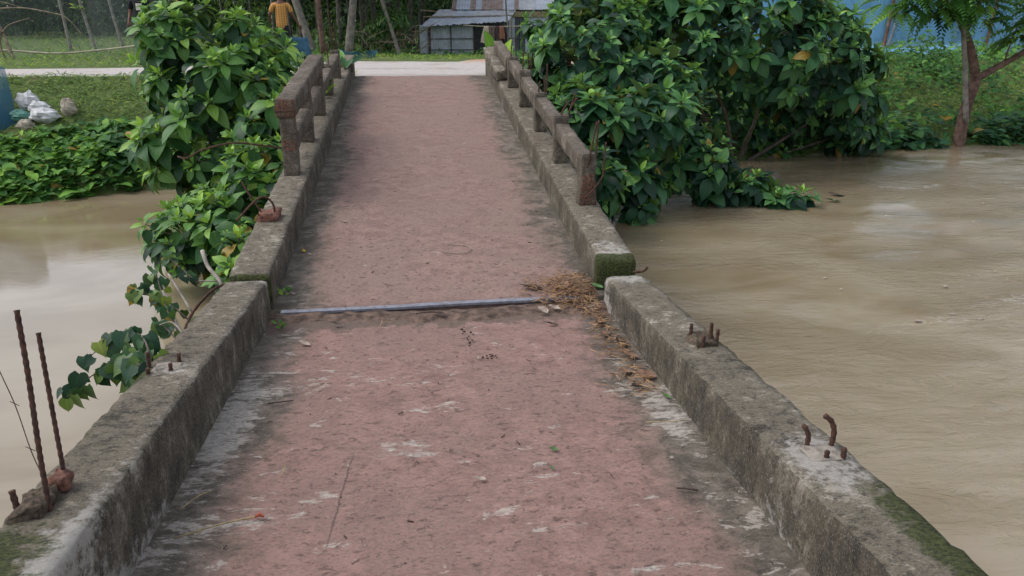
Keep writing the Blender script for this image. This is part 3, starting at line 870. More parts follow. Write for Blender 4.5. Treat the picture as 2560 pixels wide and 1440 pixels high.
# supports below
block(near, 'pier', (0.11, 4.47, -3.9), (2.2, 0.4, 1.95), 71, None, 0.02, 3, (8, 3, 6), 'concrete')
block(far, 'abutment', (0.11, 12.75, -3.6), (2.4, 0.8, 2.6), 72, None, 0.02, 3, (8, 3, 6), 'concrete')
# soil caught in the joint
def soil_fn(x, y):
    X_, Y_ = np.asarray(x), np.asarray(y)
    k = np.exp(-((Y_ - 4.40 - 0.10 * (vn(X_ * 3, Y_ * 0 + 2) - 0.5)) / 0.11) ** 2)
    base = -1.5 - 0.0477 * Y_ - 0.012
    lump = 0.030 * k * (0.55 + 0.9 * vn(X_ * 4.0, Y_ * 5.0)) + 0.02 * k * (vn(X_ * 15, Y_ * 15) - 0.3) + 0.010 * k * (vn(X_ * 40, Y_ * 40) - 0.3)
    return base + lump
V, F = grid(np.linspace(-0.93, 1.14, 110), np.linspace(3.85, 4.475, 40), soil_fn)
tag(obj('joint_soil', V, F, 'soil', origin=(0.1, 4.3, zn(4.3))), 'brown soil packed along the joint between the two bridge halves', 'soil', kind='stuff')

# ------------------------------------------------------------------ leaves
def leaf_template(st, length=1.0, width=0.5, fold=0.18, droop=0.35, wave=0.03, heart=False, seed=0, twist=0.0):
    """st rows; local +Y along the leaf, +Z its upper side. returns V, F(tris), luv"""
    rg = random.Random(seed)
    V = []; U = []
    ang = 0.0
    y = z = 0.0
    rows = []
    for i in range(st + 1):
        t = i / st
        if heart:
            w = 0.5 * width * float(np.interp(t, [0, 0.10, 0.22, 0.42, 0.62, 0.78, 0.88, 1.0], [0.62, 0.92, 1.0, 0.86, 0.55, 0.24, 0.09, 0.0]))
            if t == 1: w = 0
        else:
            w = 0.5 * width * math.sin(math.pi * t ** 0.85) ** 0.8 * (1 - 0.18 * t) if 0 < t < 1 else 0
        rows.append((t, w))
    prev = 0
    for i, (t, w) in enumerate(rows):
        if i:
            ang = -droop * (t ** 1.2) * 1.6
            y += math.cos(ang) / st * length; z += math.sin(ang) / st * length
        tw = twist * t
        if w == 0:
            V.append((0, y, z)); U.append((0, t, 0))
        else:
            zz_ = wave * rg.uniform(-1, 1)
            za = wave * rg.uniform(-1, 1)
            by = -0.10 * length if (heart and i == 0) else 0
            V += [(-w, y + by, z + fold * w * 2 + zz_ - tw * w), (0, y, z), (w, y + by, z + fold * w * 2 + za + tw * w)]
            U += [(-1, t, 0), (0, t, 0), (1, t, 0)]
    F = []
    k = 0
    for i in range(st):
        w0, w1 = rows[i][1], rows[i + 1][1]
        n0 = 1 if w0 == 0 else 3; n1 = 1 if w1 == 0 else 3
        a = k; c = k + n0
        if n0 == 1:
            F += [(a, c + 1, c), (a, c + 2, c + 1)]
        elif n1 == 1:
            F += [(a, a + 1, c), (a + 1, a + 2, c)]
        else:
            F += [(a, a + 1, c + 1), (a, c + 1, c), (a + 1, a + 2, c + 2), (a + 1, c + 2, c + 1)]
        k += n0
    # upward winding (normal +Z)
    F = [tuple(reversed(f)) if (np.cross(np.subtract(V[f[1]], V[f[0]]), np.subtract(V[f[2]], V[f[0]]))[2] < 0) else f for f in F]
    return np.array(V, float), np.array(F), np.array(U, float)

def frame_from(d, up):
    d = np.asarray(d, float); d = d / (np.linalg.norm(d) + 1e-9)
    x = np.cross(d, up)
    if np.linalg.norm(x) < 1e-3: x = np.cross(d, (1, 0.2, 0))
    x /= np.linalg.norm(x)
    z = np.cross(x, d)
    return np.stack([x, d, z], 1)      # columns

class Leaves:
    """records leaves, then writes the biggest visible ones as objects and the rest as one mesh"""
    def __init__(s, templates):
        s.T = templates; s.loc = []; s.rot = []; s.sc = []; s.ti = []; s.tint = []
    def add(s, loc, rot, sc, ti, tint):
        s.loc.append(loc); s.rot.append(rot); s.sc.append(sc); s.ti.append(ti); s.tint.append(tint)
    def joined(s, sel=None):
        sel = np.arange(len(s.loc)) if sel is None else np.asarray(sel)
        VV = []; FF = []; TT = []; UU = []; k = 0
        ti = np.array(s.ti)[sel]
        L = np.array(s.loc)[sel]; Rm = np.array(s.rot)[sel]; S = np.array(s.sc)[sel]; C = np.array(s.tint)[sel]
        for t, (tv, tf, tu) in enumerate(s.T):
            q = np.where(ti == t)[0]
            if not len(q): continue
            P = np.einsum('nij,vj->nvi', Rm[q] * S[q][:, None, None], tv) + L[q][:, None, :]
            nv = len(tv)
            VV.append(P.reshape(-1, 3))
            FF.append((tf[None] + (np.arange(len(q)) * nv)[:, None, None] + k).reshape(-1, tf.shape[1]))
            TT.append(np.repeat(np.c_[C[q], np.ones(len(q))], nv, 0)); UU.append(np.tile(tu, (len(q), 1)))
            k += nv * len(q)
        return np.concatenate(VV), np.concatenate(FF), np.concatenate(TT), np.concatenate(UU)
    def visible(s, n):
        V, F, T, U = s.joined()
        tree = BVHTree.FromPolygons([tuple(v) for v in V], [tuple(f) for f in F])
        # order of leaves inside joined(): by template
        sc = []
        ti = np.array(s.ti)
        for i in range(len(s.loc)):
            tv = s.T[s.ti[i]][0]
            c = s.loc[i] + s.sc[i] * (s.rot[i] @ tv[len(tv) // 2])
            d = float(np.linalg.norm(c))
            h = tree.ray_cast(Vector((0, 0, 0)), Vector(c))
            if h[0] is not None and h[3] > d - 0.03:
                facing = abs(float(np.dot(s.rot[i][:, 2], c / d)))
                sc.append((s.sc[i] / d * (0.35 + facing), i))
        sc.sort(reverse=True)
        return [i for _, i in sc[:n]]
    def write(s, root, mat, n_parts, name='leaf', rest='foliage'):
        pick = s.visible(n_parts) if n_parts else []
        ps = set(pick)
        cache = {}
        off = np.array(wpos(root))
        for i in pick:
            t = s.tint[i]
            key = (s.ti[i], round(t[0] * 4) / 4, round(t[1] * 2) / 2, round(t[2] * 2) / 2)
            if key not in cache:
                tv, tf, tu = s.T[s.ti[i]]
                cache[key] = raw_mesh(name, tv, tf, {'tint': ('FLOAT_COLOR', np.tile((key[1], key[2], key[3], 1), (len(tv), 1))), 'luv': ('FLOAT_VECTOR', tu)})
                cache[key].materials.append(M[mat])
            o = bpy.data.objects.new(name, cache[key])
            COL.objects.link(o)
            o.parent = root
            o.location = s.loc[i] - off
            o.rotation_mode = 'QUATERNION'
            o.rotation_quaternion = Matrix([list(r) for r in s.rot[i]]).to_quaternion()
            o.scale = (s.sc[i],) * 3
        sel = [i for i in range(len(s.loc)) if i not in ps]
        if sel:
            V, F, T, U = s.joined(sel)
            f = obj(rest, V, F, mat, root, {'tint': ('FLOAT_COLOR', T), 'luv': ('FLOAT_VECTOR', U)})
            f['kind'] = 'stuff'

BIG = [leaf_template(6, 1, 0.56, 0.16, 0.30, 0.018, seed=1), leaf_template(6, 1, 0.62, 0.10, 0.52, 0.022, seed=2, twist=0.25),
       leaf_template(6, 1, 0.50, 0.22, 0.18, 0.018, seed=3, twist=-0.2), leaf_template(6, 1, 0.58, 0.12, 0.75, 0.025, seed=4, twist=-0.3)]
HEART = [leaf_template(10, 1, 0.86, 0.07, 0.25, 0.008, True, 1, 0.1), leaf_template(10, 1, 0.78, 0.12, 0.5, 0.010, True, 2, -0.2)]
SMALL = [leaf_template(3, 1, 0.62, 0.15, 0.4, 0.03, seed=5), leaf_template(3, 1, 0.5, 0.2, 0.2, 0.03, seed=6)]
TINY = [leaf_template(2, 1, 0.55, 0.2, 0.5, 0.03, seed=7)]
BLADE = [leaf_template(2, 1, 0.14, 0.1, 0.7, 0.0, seed=8), leaf_template(2, 1, 0.17, 0.1, 0.3, 0.0, seed=9)]
UPV = np.array((0, 0, 1.0))

def rosette(L, p, ax, size, rg, young=0.0, dry=0.0):
    ax = np.asarray(ax, float); ax /= np.linalg.norm(ax)
    B = frame_from(ax, (rg.uniform(-1, 1), rg.uniform(-1, 1), 0.3))
    e1, e2 = B[:, 0], B[:, 2]
    ph = rg.uniform(0, 6.28)
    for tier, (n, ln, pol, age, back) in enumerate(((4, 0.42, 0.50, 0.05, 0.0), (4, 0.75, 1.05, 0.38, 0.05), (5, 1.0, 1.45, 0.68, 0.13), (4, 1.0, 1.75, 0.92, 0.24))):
        if tier == 3 and rg.random() < 0.3: continue
        for k in range(n):
            if tier and rg.random() < 0.12: continue
            a = ph + tier * 0.7 + k * 2 * math.pi / n + rg.uniform(-0.25, 0.25)
            po = pol + rg.uniform(-0.2, 0.25)
            d = ax * math.cos(po) + (e1 * math.cos(a) + e2 * math.sin(a)) * math.sin(po)
            d = d + np.array((0, 0, -0.12 * tier))
            rot = frame_from(d, ax + np.array((0, 0, 0.4)))
            tl = rg.uniform(-0.35, 0.35)
            Rt = np.array([[math.cos(tl), 0, math.sin(tl)], [0, 1, 0], [-math.sin(tl), 0, math.cos(tl)]])
            rot = rot @ Rt
            q = p - ax * back * size * 1.3 + d * 0.03
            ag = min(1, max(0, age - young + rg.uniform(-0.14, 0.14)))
            dr = 1.0 if rg.random() < dry else 0.0
            ti = (2, 0, 1, 3)[tier] if rg.random() < 0.6 else rg.randrange(4)
            L.add(q, rot, size * ln * rg.uniform(0.8, 1.15), ti, (ag, rg.random(), dr))

def shrub(name, label, base, lobes, mat, size, per_m2, seed, group=None, n_parts=300, fill=3.0, young=0.0, zmin=-2.42, dry=0.004, upness=0.7):
    rg = random.Random(seed)
    root = empty(name, base)
    tag(root, label, 'shrub', group)
    L = Leaves(BIG)
    br = MB()
    tot = 0
    centers = [np.array(l[:3]) for l in lobes]
    for l in lobes:
        c = Vector(l[:3]); b_ = Vector(base)
        mid = b_.lerp(c, 0.5) + Vector((rg.uniform(-0.2, 0.2), rg.uniform(-0.2, 0.2), -0.1))
        br.tube(smooth_path([b_ + Vector((rg.uniform(-0.1, 0.1), rg.uniform(-0.1, 0.1), -0.3)), mid, c], 4), [0.045 - 0.03 * i / 8 for i in range(9)], 6)
    for l in lobes:
        c = np.array(l[:3]); r = np.array(l[3:6])
        area = 4 * math.pi * ((r[0] * r[1]) ** 1.6 + (r[0] * r[2]) ** 1.6 + (r[1] * r[2]) ** 1.6) ** (1 / 1.6) / 3 ** (1 / 1.6)
        n = int(area * per_m2)
        for _ in range(n):
            v = np.array([rg.gauss(0, 1) for _ in range(3)]); v /= np.linalg.norm(v)
            if v[1] > 0.55 and rg.random() < 0.6: continue
            lump = 1.0 + 0.34 * noise.noise(Vector(v * 2.6 + c * 3))
            p = c + v * r * lump * rg.uniform(0.88, 1.06)
            if p[2] < zmin: continue
            ins = False
            for l2 in lobes:
                if l2 is l: continue
                if (((p - np.array(l2[:3])) / np.array(l2[3:6])) ** 2).sum() < 0.72: ins = True; break
            if ins: continue
            nrm = v / r; nrm /= np.linalg.norm(nrm)
            ax = nrm * 0.75 + np.array((0, -0.08, upness)) + np.array([rg.uniform(-0.3, 0.3) for _ in range(3)])
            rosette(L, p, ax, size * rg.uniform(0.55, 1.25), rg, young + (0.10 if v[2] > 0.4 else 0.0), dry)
            if rg.random() < 0.55:
                pv = Vector(p); cv = Vector(c)
                m1 = pv.lerp(cv, 0.35) + Vector((0, 0, -0.05)); m2 = pv.lerp(cv, 0.7) + Vector((rg.uniform(-0.05, 0.05), 0, -0.06))
                br.tube([m2, m1, pv], [0.010, 0.007, 0.004], 4, False)
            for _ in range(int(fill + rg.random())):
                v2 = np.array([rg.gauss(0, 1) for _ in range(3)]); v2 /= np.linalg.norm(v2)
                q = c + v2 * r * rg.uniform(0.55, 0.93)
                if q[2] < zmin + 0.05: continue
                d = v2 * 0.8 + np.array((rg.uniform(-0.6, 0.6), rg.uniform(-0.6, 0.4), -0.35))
                L.add(q, frame_from(d, v2 + UPV * 0.8), size * rg.uniform(0.7, 1.0), rg.randrange(4), (min(1, 0.95 + rg.uniform(-0.15, 0.1)), rg.random() * 0.4, 0.0))  # inner leaves tinted darker, the shrub's interior shade put into their colour
    br.build('branches', 'branch', root)
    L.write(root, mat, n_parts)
    return root

sh_l = shrub('leafy_shrub', 'tall bright green shrub left of the bridge, reaching above the left railing', (-2.3, 10.6, -2.6),
      [(-2.38, 10.0, -0.70, 0.80, 0.9, 0.78), (-2.55, 9.8, -1.35, 0.72, 0.75, 0.75), (-1.72, 9.3, -1.15, 0.40, 0.75, 0.62), (-1.62, 10.3, -0.92, 0.32, 0.7, 0.42), (-2.75, 10.0, -0.22, 0.42, 0.5, 0.40)],
      'leaf_left', 0.255, 11, 11, young=0.08, dry=0.012)
shrub('leafy_shrub', 'low light green shrub against the left kerb, below the bent bars, over the water', (-1.7, 7.6, -2.6),
      [(-1.62, 8.1, -1.55, 0.42, 0.5, 0.42), (-1.65, 7.3, -1.85, 0.40, 0.5, 0.40), (-2.05, 7.2, -1.90, 0.46, 0.42, 0.30), (-1.48, 6.45, -2.0, 0.24, 0.42, 0.30), (-2.05, 8.2, -2.0, 0.5, 0.5, 0.35)],
      'leaf_left', 0.205, 17, 12, young=0.10, dry=0.016)
shrub('leafy_shrub', 'dark green large-leaved shrub beside the right railing of the bridge', (2.7, 11.2, -2.6),
      [(2.50, 11.4, -0.55, 0.78, 1.1, 0.95), (2.25, 9.9, -1.25, 0.50, 0.60, 0.50), (2.0, 8.7, -1.75, 0.34, 0.5, 0.34), (2.72, 9.35, -2.02, 0.32, 0.32, 0.36), (2.95, 9.7, -1.25, 0.5, 0.5, 0.45), (3.25, 10.7, -0.95, 0.65, 0.7, 0.6)],
      'leaf_right', 0.30, 9.5, 13, dry=0.014)
shrub('leafy_shrub', 'low spreading shrub with branches dipping into the brown water right of the bridge', (3.4, 11.0, -2.6),
      [(3.75, 10.2, -1.80, 0.62, 0.5, 0.38), (4.5, 10.1, -2.22, 0.55, 0.32, 0.16), (5.1, 9.9, -2.36, 0.34, 0.24, 0.10)],
      'leaf_right', 0.29, 13, 14, dry=0.014)
shrub('leafy_shrub', 'tallest dark shrub on the right bank, overhanging the shaded far water', (5.8, 13.6, -2.4),
      [(4.2, 12.0, -0.25, 1.0, 0.9, 0.8), (5.6, 12.4, -0.25, 1.2, 1.0, 0.95), (6.9, 13.0, -0.65, 1.0, 0.95, 0.9), (7.75, 13.4, -1.35, 0.62, 0.65, 0.7), (3.5, 12.4, 0.15, 0.9, 0.8, 0.7), (8.25, 13.8, -2.0, 0.55, 0.45, 0.42), (6.0, 13.9, -1.6, 2.0, 0.5, 0.8)],
      'leaf_right', 0.32, 7.5, 15, dry=0.010)

# vine with heart-shaped leaves hanging off the near left kerb
def leafy_vine(label, base, stems, seed, size, young=0.2, dry=0.0, along=None):
    rg = random.Random(seed)
    root = empty('heart_leaved_vine', base)
    tag(root, label, 'vine')
    L = Leaves(HEART)
    for s_ in stems:
        P = smooth_path(s_, 5)
        MB().tube(P, [0.006 - 0.004 * i / (len(P) - 1) for i in range(len(P))], 5).build('stem', 'branch', root)
        for i in range(2, len(P)):
            for _ in range(1 + (rg.random() < 0.5)):
                p = np.array(P[i])
                d = np.array((rg.uniform(-0.8, 0.6), rg.uniform(-0.8, 0.2), rg.uniform(-1.1, -0.3)))
                nrm = np.array((rg.uniform(-0.6, 0.6), -0.6, 0.8))
                q = p + np.array((rg.uniform(-0.04, 0.04), rg.uniform(-0.03, 0.03), rg.uniform(-0.01, 0.03)))
                L.add(q, frame_from(d, nrm), size * rg.uniform(0.55, 1.15), rg.randrange(2), (min(1, max(0, rg.choice((0.1, 0.5, 0.7, 0.9)) - young + 0.1)), rg.random(), 1.0 if rg.random() < dry else 0))
    L.write(root, 'leaf_vine', 60)
    return root
leafy_vine('vine with drooping heart-shaped leaves hanging off the near left kerb', (-1.17, 3.05, -1.5),
           [[(-1.14, 3.05, -1.42), (-1.22, 3.12, -1.38), (-1.33, 3.22, -1.40), (-1.46, 3.2, -1.47), (-1.53, 3.12, -1.52)],
            [(-1.16, 3.1, -1.42), (-1.24, 3.3, -1.36), (-1.34, 3.45, -1.37), (-1.45, 3.5, -1.41), (-1.55, 3.4, -1.47)],
            [(-1.15, 3.08, -1.43), (-1.22, 3.15, -1.46), (-1.31, 3.2, -1.48)], [(-1.2, 3.2, -1.42), (-1.3, 3.35, -1.42), (-1.36, 3.4, -1.43)]], 21, 0.095, -0.15)
leafy_vine('sparse vine with yellowing leaves at the joint beside the left kerb', (-1.30, 4.0, -1.8),
           [[(-1.33, 4.05, -1.66), (-1.45, 4.25, -1.56), (-1.54, 4.45, -1.48), (-1.6, 4.6, -1.42)],
            [(-1.36, 4.3, -1.64), (-1.5, 4.4, -1.56), (-1.63, 4.4, -1.50), (-1.72, 4.45, -1.48)],
            [(-1.45, 4.9, -1.62), (-1.6, 5.0, -1.52), (-1.72, 5.1, -1.45)], [(-1.32, 3.95, -1.62), (-1.42, 4.05, -1.57), (-1.46, 4.1, -1.57)]], 22, 0.085, -0.05, 0.05)
# pale cut branches
def branch_thing(name, label, cat, pts, rad, mat, group=None, extra=(), n=7):
    P = smooth_path(pts, 5)
    base = Vector(pts[0])
    mb = MB().tube(P, [rad[0] + (rad[1] - rad[0]) * i / (len(P) - 1) for i in range(len(P))], n)
    for e in extra:
        Q = smooth_path(e[0], 4)
        mb.tube(Q, [e[1] + (e[2] - e[1]) * i / (len(Q) - 1) for i in range(len(Q))], max(4, n - 2))
    o = mb.build(name, mat, None, tuple(base))
    return tag(o, label, cat, group)
branch_thing('bare_branch', 'short pale cut branch sticking up beside the left kerb near the joint', 'branch',
             [(-1.30, 4.85, -1.80), (-1.34, 5.0, -1.66), (-1.45, 5.15, -1.58), (-1.50, 5.25, -1.50)], (0.012, 0.015), 'pale_branch', extra=[([(-1.36, 5.0, -1.64), (-1.45, 4.95, -1.62), (-1.55, 4.95, -1.58)], 0.006, 0.003)])
branch_thing('bare_branch', 'thin grey leaning branch rising from the bent bar beside the left kerb', 'branch',
             [(-1.335, 4.1, -1.66), (-1.42, 4.25, -1.60), (-1.50, 4.42, -1.53), (-1.56, 4.55, -1.47)], (0.008, 0.006), 'pale_branch', extra=[([(-1.4, 4.5, -1.66), (-1.5, 4.65, -1.58), (-1.58, 4.75, -1.5)], 0.008, 0.006), ([(-1.24, 3.85, -1.58), (-1.33, 3.95, -1.52), (-1.4, 3.95, -1.53)], 0.005, 0.003)])

# ------------------------------------------------------------------ litter on the deck
rg = random.Random(77)
def top_near(x, y): return zn(y) + 0.004
# straw
stw = MB()
for i in range(620):
    if i < 380:
        x = rg.gauss(0.93, 0.12); y = rg.gauss(4.60, 0.10); hz = max(0, 0.095 - 0.25 * abs(x - 0.97) - 0.25 * abs(y - 4.62)) * rg.random()
        z = zf(max(y, 4.5)) + 0.012 + hz
    elif i < 450:
        x = rg.gauss(0.96, 0.09); y = rg.gauss(4.40, 0.07); z = zn(y) + 0.02 + 0.02 * rg.random()
    else:
        y = rg.uniform(3.05, 4.3); x = 1.08 - abs(rg.gauss(0, 0.08)); z = zn(y) + 0.008 + 0.012 * rg.random()
    if x > 1.10: x = 1.10 - rg.random() * 0.05
    a = rg.uniform(0, 6.28) if i % 3 else rg.gauss(0.3, 0.6); l = rg.uniform(0.03, 0.10)
    dz = rg.uniform(-0.01, 0.02)
    d = Vector((math.cos(a), math.sin(a), 0)) * l
    p = Vector((x, y, z))
    bnd = Vector((rg.uniform(-0.012, 0.012), rg.uniform(-0.012, 0.012), rg.uniform(0, 0.012)))
    stw.tube([p - d * 0.5, p + bnd, p + d * 0.5 + Vector((0, 0, dz))], rg.uniform(0.0016, 0.0030), 4)
tag(stw.build('straw_litter', 'straw', None, (1.0, 4.5, -1.7)), 'heap of dry straw against the right kerb at the bridge joint', 'straw', kind='stuff')

def flat_leaf(name, label, cat, x, y, z, ang, size, mat, curl=0.5, width=0.5, group=None, tilt=0.0):
    tv, tf, tu = leaf_template(6, size, size * width, 0.25 * curl + 0.05, -0.5 * curl, size * 0.05, seed=int(abs(x * 1000 + y * 777)))
    # little thickness: a second skin just below
    n = len(tv)
    V2 = np.concatenate([tv, tv - np.array((0, 0, 0.0012))])
    F2 = np.concatenate([tf, tf[:, ::-1] + n])
    V2[:, 1] -= size * 0.5
    V2[:, 2] -= V2[:, 2].min()
    o = link(name, raw_mesh(name, V2, F2), mat, None, (x, y, z))
    o.rotation_euler = (tilt, 0, ang)
    return tag(o, label, cat, group)

def on_near(x, y): return zn(y) + 0.010
dl = [
    (0.70, 4.66, 1.5, 0.17, 'dark_dead_leaf', 'curled dark dead leaf on the far deck left of the straw', 0.35),
    (0.90, 4.60, 0.3, 0.14, 'dead_leaf', 'pale brown dead leaf lying on top of the straw heap', 0.5),
    (0.72, 4.28, 0.6, 0.085, 'pale_scrap', 'upper of two pale torn leaves on the soil below the steel strip', 0.8),
    (0.80, 4.33, 1.0, 0.085, 'pale_scrap', 'pale torn leaf on the soil nearest the straw heap', 0.7),
    (0.73, 4.07, 1.45, 0.10, 'dark_dead_leaf', 'long dark dead leaf on the near deck below the pale torn leaves', 0.3),
    (1.02, 4.05, 2.6, 0.11, 'dead_leaf', 'reddish dead leaf against the right kerb just below the joint', 0.5),
    (1.00, 3.84, 2.5, 0.14, 'dead_leaf', 'long tan dead leaf beside the right kerb in the middle of the litter', 0.35),
    (1.06, 3.72, 0.2, 0.10, 'dark_dead_leaf', 'blackish dead leaf under the middle of the litter by the right kerb', 0.6),
    (1.06, 3.52, 1.2, 0.09, 'dead_leaf', 'curled brown dead leaf near the lower end of the straw by the right kerb', 0.6),
    (0.98, 3.32, 2.2, 0.09, 'dead_leaf', 'light brown dead leaf at the left tip of the lower straw', 0.7),
    (1.07, 3.27, 1.0, 0.10, 'dead_leaf', 'pinkish dead leaf standing against the right kerb at the end of the straw', 0.7),
    (0.98, 3.13, 2.0, 0.08, 'dark_dead_leaf', 'dark curled dead leaf on the near deck past the end of the litter', 0.6),
    (0.10, 4.30, 1.3, 0.065, 'dark_dead_leaf', 'small purple dead leaf on the soil in the middle of the joint', 0.7),
    (-0.52, 4.22, 1.3, 0.07, 'dark_dead_leaf', 'small grey dead leaf on the soil left of the joint middle', 0.5)]
for x, y, a, s_, mt, lb, wd in dl:
    z = (zf(y) + 0.006) if y > 4.5 else on_near(x, y)
    if 'on top' in lb: z += 0.05
    if 'soil' in lb: z += 0.014
    flat_leaf('dead_leaf', lb, 'leaf', x, y, z, a, s_, mt, rg.uniform(0.3, 0.8), wd, 'dead leaves on the deck')
gl = [(0.49, 2.60, 1.2, 0.04, 'small green leaf piece on the pink deck, right of its middle'),
      (0.46, 2.46, 0.4, 0.022, 'tiny green leaf scrap just below the green leaf piece on the pink deck'),
      (1.09, 3.02, 0.6, 0.05, 'green leaf at the foot of the right kerb past the litter'),
      (1.10, 4.47, 0.9, 0.09, 'green leaf wedged in the joint at the right kerb')]
for x, y, a, s_, lb in gl:
    flat_leaf('green_leaf', lb, 'leaf', x, y, on_near(x, y) + (0.10 if 'wedged' in lb else 0), a, s_, 'green_scrap', 0.4, 0.6, 'green leaf scraps on the deck')
flat_leaf('yellow_leaf', 'small yellow leaf at the foot of the left kerb on the far deck', 'leaf', -0.845, 5.42, zf(5.42) + 0.008, 0.3, 0.05, 'yellow_scrap', 0.5, 0.5)
for x, y, a, s_, lb in ((-0.80, 5.36, 0.8, 0.04, 'pale petal-like scrap beside the yellow leaf on the far deck'),
                        (-0.83, 4.72, 0.8, 0.035, 'pale scrap near the left kerb just above the steel strip'),
                        (0.18, 2.42, 1.4, 0.05, 'white scrap on the middle of the near deck'),
                        (0.27, 3.62, 0.2, 0.028, 'round cream scrap on the near deck below the joint'),
                        (-0.66, 3.95, 1.0, 0.08, 'pale peeled strip on the near deck left of the joint middle'),
                        (1.08, 6.30, 1.2, 0.05, 'pale scrap beside the right kerb on the far deck'),
                        (-0.60, 6.0, 1.2, 0.05, 'dull pale scrap left of the pink middle of the far deck')):
    flat_leaf('pale_scrap', lb, 'scrap', x, y, (zf(y) if y > 4.5 else zn(y)) + 0.008, a, s_, 'pale_scrap', 0.4, 0.5, 'pale scraps on the deck')
def twig(name, label, pts, r, mat, extra=()):
    mb = MB().tube(smooth_path(pts, 4), r, 5)
    for e in extra: mb.tube(smooth_path(e, 3), r * 0.8, 5)
    return tag(mb.build(name, mat, None, pts[0]), label, 'twig', 'twigs on the deck')
zq = lambda x, y: zn(y) + 0.012
twig('twig', 'long straw-coloured twig with a red tip beside the near left kerb', [(-0.84, 2.18, zq(0, 2.18)), (-0.74, 2.225, zq(0, 2.22) + 0.004), (-0.66, 2.26, zq(0, 2.26)), (-0.595, 2.275, zq(0, 2.27))], 0.0032, 'twig', [[(-0.77, 2.19, zq(0, 2.19)), (-0.76, 2.22, zq(0, 2.2))]])
tip = MB().tube([(-0.60, 2.272, zq(0, 2.27)), (-0.585, 2.282, zq(0, 2.27) + 0.004), (-0.57, 2.27, zq(0, 2.27))], [0.004, 0.007, 0.003], 6)
tag(tip.build('twig_bud', 'red_flower', None, (-0.59, 2.275, zq(0, 2.27))), 'small red bud at the tip of the straw-coloured twig', 'bud')
twig('twig', 'short tan twig at the foot of the near left kerb', [(-0.87, 2.35, zq(0, 2.35)), (-0.82, 2.43, zq(0, 2.43) + 0.006), (-0.79, 2.46, zq(0, 2.46))], 0.0025, 'twig')
twig('twig', 'dark short twig on the grey right margin of the near deck', [(0.88, 2.26, zq(0, 2.26)), (0.92, 2.245, zq(0, 2.245) + 0.003), (0.95, 2.235, zq(0, 2.235))], 0.0035, 'dark_twig')
twig('twig', 'thin brown stalk on the right margin of the near deck, touching the kerb', [(0.92, 2.78, zq(0, 2.78)), (1.03, 2.765, zq(0, 2.77) + 0.004), (1.11, 2.775, zq(0, 2.78))], 0.0022, 'twig')
twig('twig', 'thin dark straight twig on the grey left margin of the near deck', [(-0.72, 3.19, zq(0, 3.2)), (-0.66, 3.20, zq(0, 3.2)), (-0.61, 3.205, zq(0, 3.2))], 0.003, 'dark_twig')
twig('twig', 'small branching straw on the soil left of the joint middle', [(-0.26, 4.10, zq(0, 4.1) + 0.004), (-0.25, 4.2, zq(0, 4.2) + 0.012), (-0.245, 4.28, zq(0, 4.28) + 0.02)], 0.0025, 'straw', [[(-0.25, 4.19, zq(0, 4.19) + 0.012), (-0.19, 4.22, zq(0, 4.2) + 0.02)]])
twig('twig', 'dark stick lying on the soil in front of the steel strip', [(-0.05, 4.32, zq(0, 4.3) + 0.02), (0.03, 4.325, zq(0, 4.3) + 0.025), (0.09, 4.32, zq(0, 4.3) + 0.02)], 0.004, 'dark_twig')
twig('twig', 'thin bent straw standing pale on the left margin of the near deck', [(-0.555, 2.52, zq(0, 2.5)), (-0.55, 2.58, zq(0, 2.6) + 0.01), (-0.555, 2.62, zq(0, 2.6))], 0.0022, 'twig')
# pale string loop
lp = [(0.13 + 0.11 * math.cos(a), 5.36 + 0.075 * math.sin(a) * (1 + 0.2 * math.cos(a)), 0) for a in np.linspace(-2.9, 1.4, 12)] + [(0.10, 5.46, 0), (0.07, 5.45, 0)]
lp = [(x + 0.12, y, zf(y) + 0.008) for x, y, _ in lp]
tag(MB().tube(smooth_path(lp, 3), 0.003, 5).build('string', 'pale_scrap', None, lp[0]), 'loop of pale string on the pink far deck', 'string')
# dark seed droppings below the joint and fine grit
dr = MB()
for i in range(24):
    x = rg.gauss(0.24, 0.022) if i < 14 else rg.gauss(0.33, 0.025); y = rg.uniform(3.78, 4.12) if i < 14 else rg.gauss(3.62, 0.03)
    p = Vector((x, y, zn(y) + 0.006))
    dr.tube([p, p + Vector((rg.uniform(-0.012, 0.012), rg.uniform(-0.006, 0.006), 0.003))], rg.uniform(0.003, 0.006), 5)
tag(dr.build('dark_crumbs', 'dark_twig', None, (0.25, 3.9, zn(3.9))), 'trail of dark crumbs on the near deck below the joint', 'crumbs', kind='stuff')
gr = MB()
for i in range(260):
    y = rg.uniform(1.3, 12.0); x = rg.uniform(-0.88, 1.1)
    z = (zf(y) if y > 4.5 else zn(y)) + 0.003
    s_ = rg.uniform(0.002, 0.006)
    a = rg.uniform(0, 3.1); l = rg.uniform(0.004, 0.03) if i % 2 else s_
    gr.tube([(x, y, z), (x + math.cos(a) * l, y + math.sin(a) * l, z + 0.001)], s_ * 0.5, 4)
tag(gr.build('grit', 'dark_twig', None, (0, 5, -1.7)), 'fine dark grit and bits scattered over the deck', 'grit', kind='stuff')
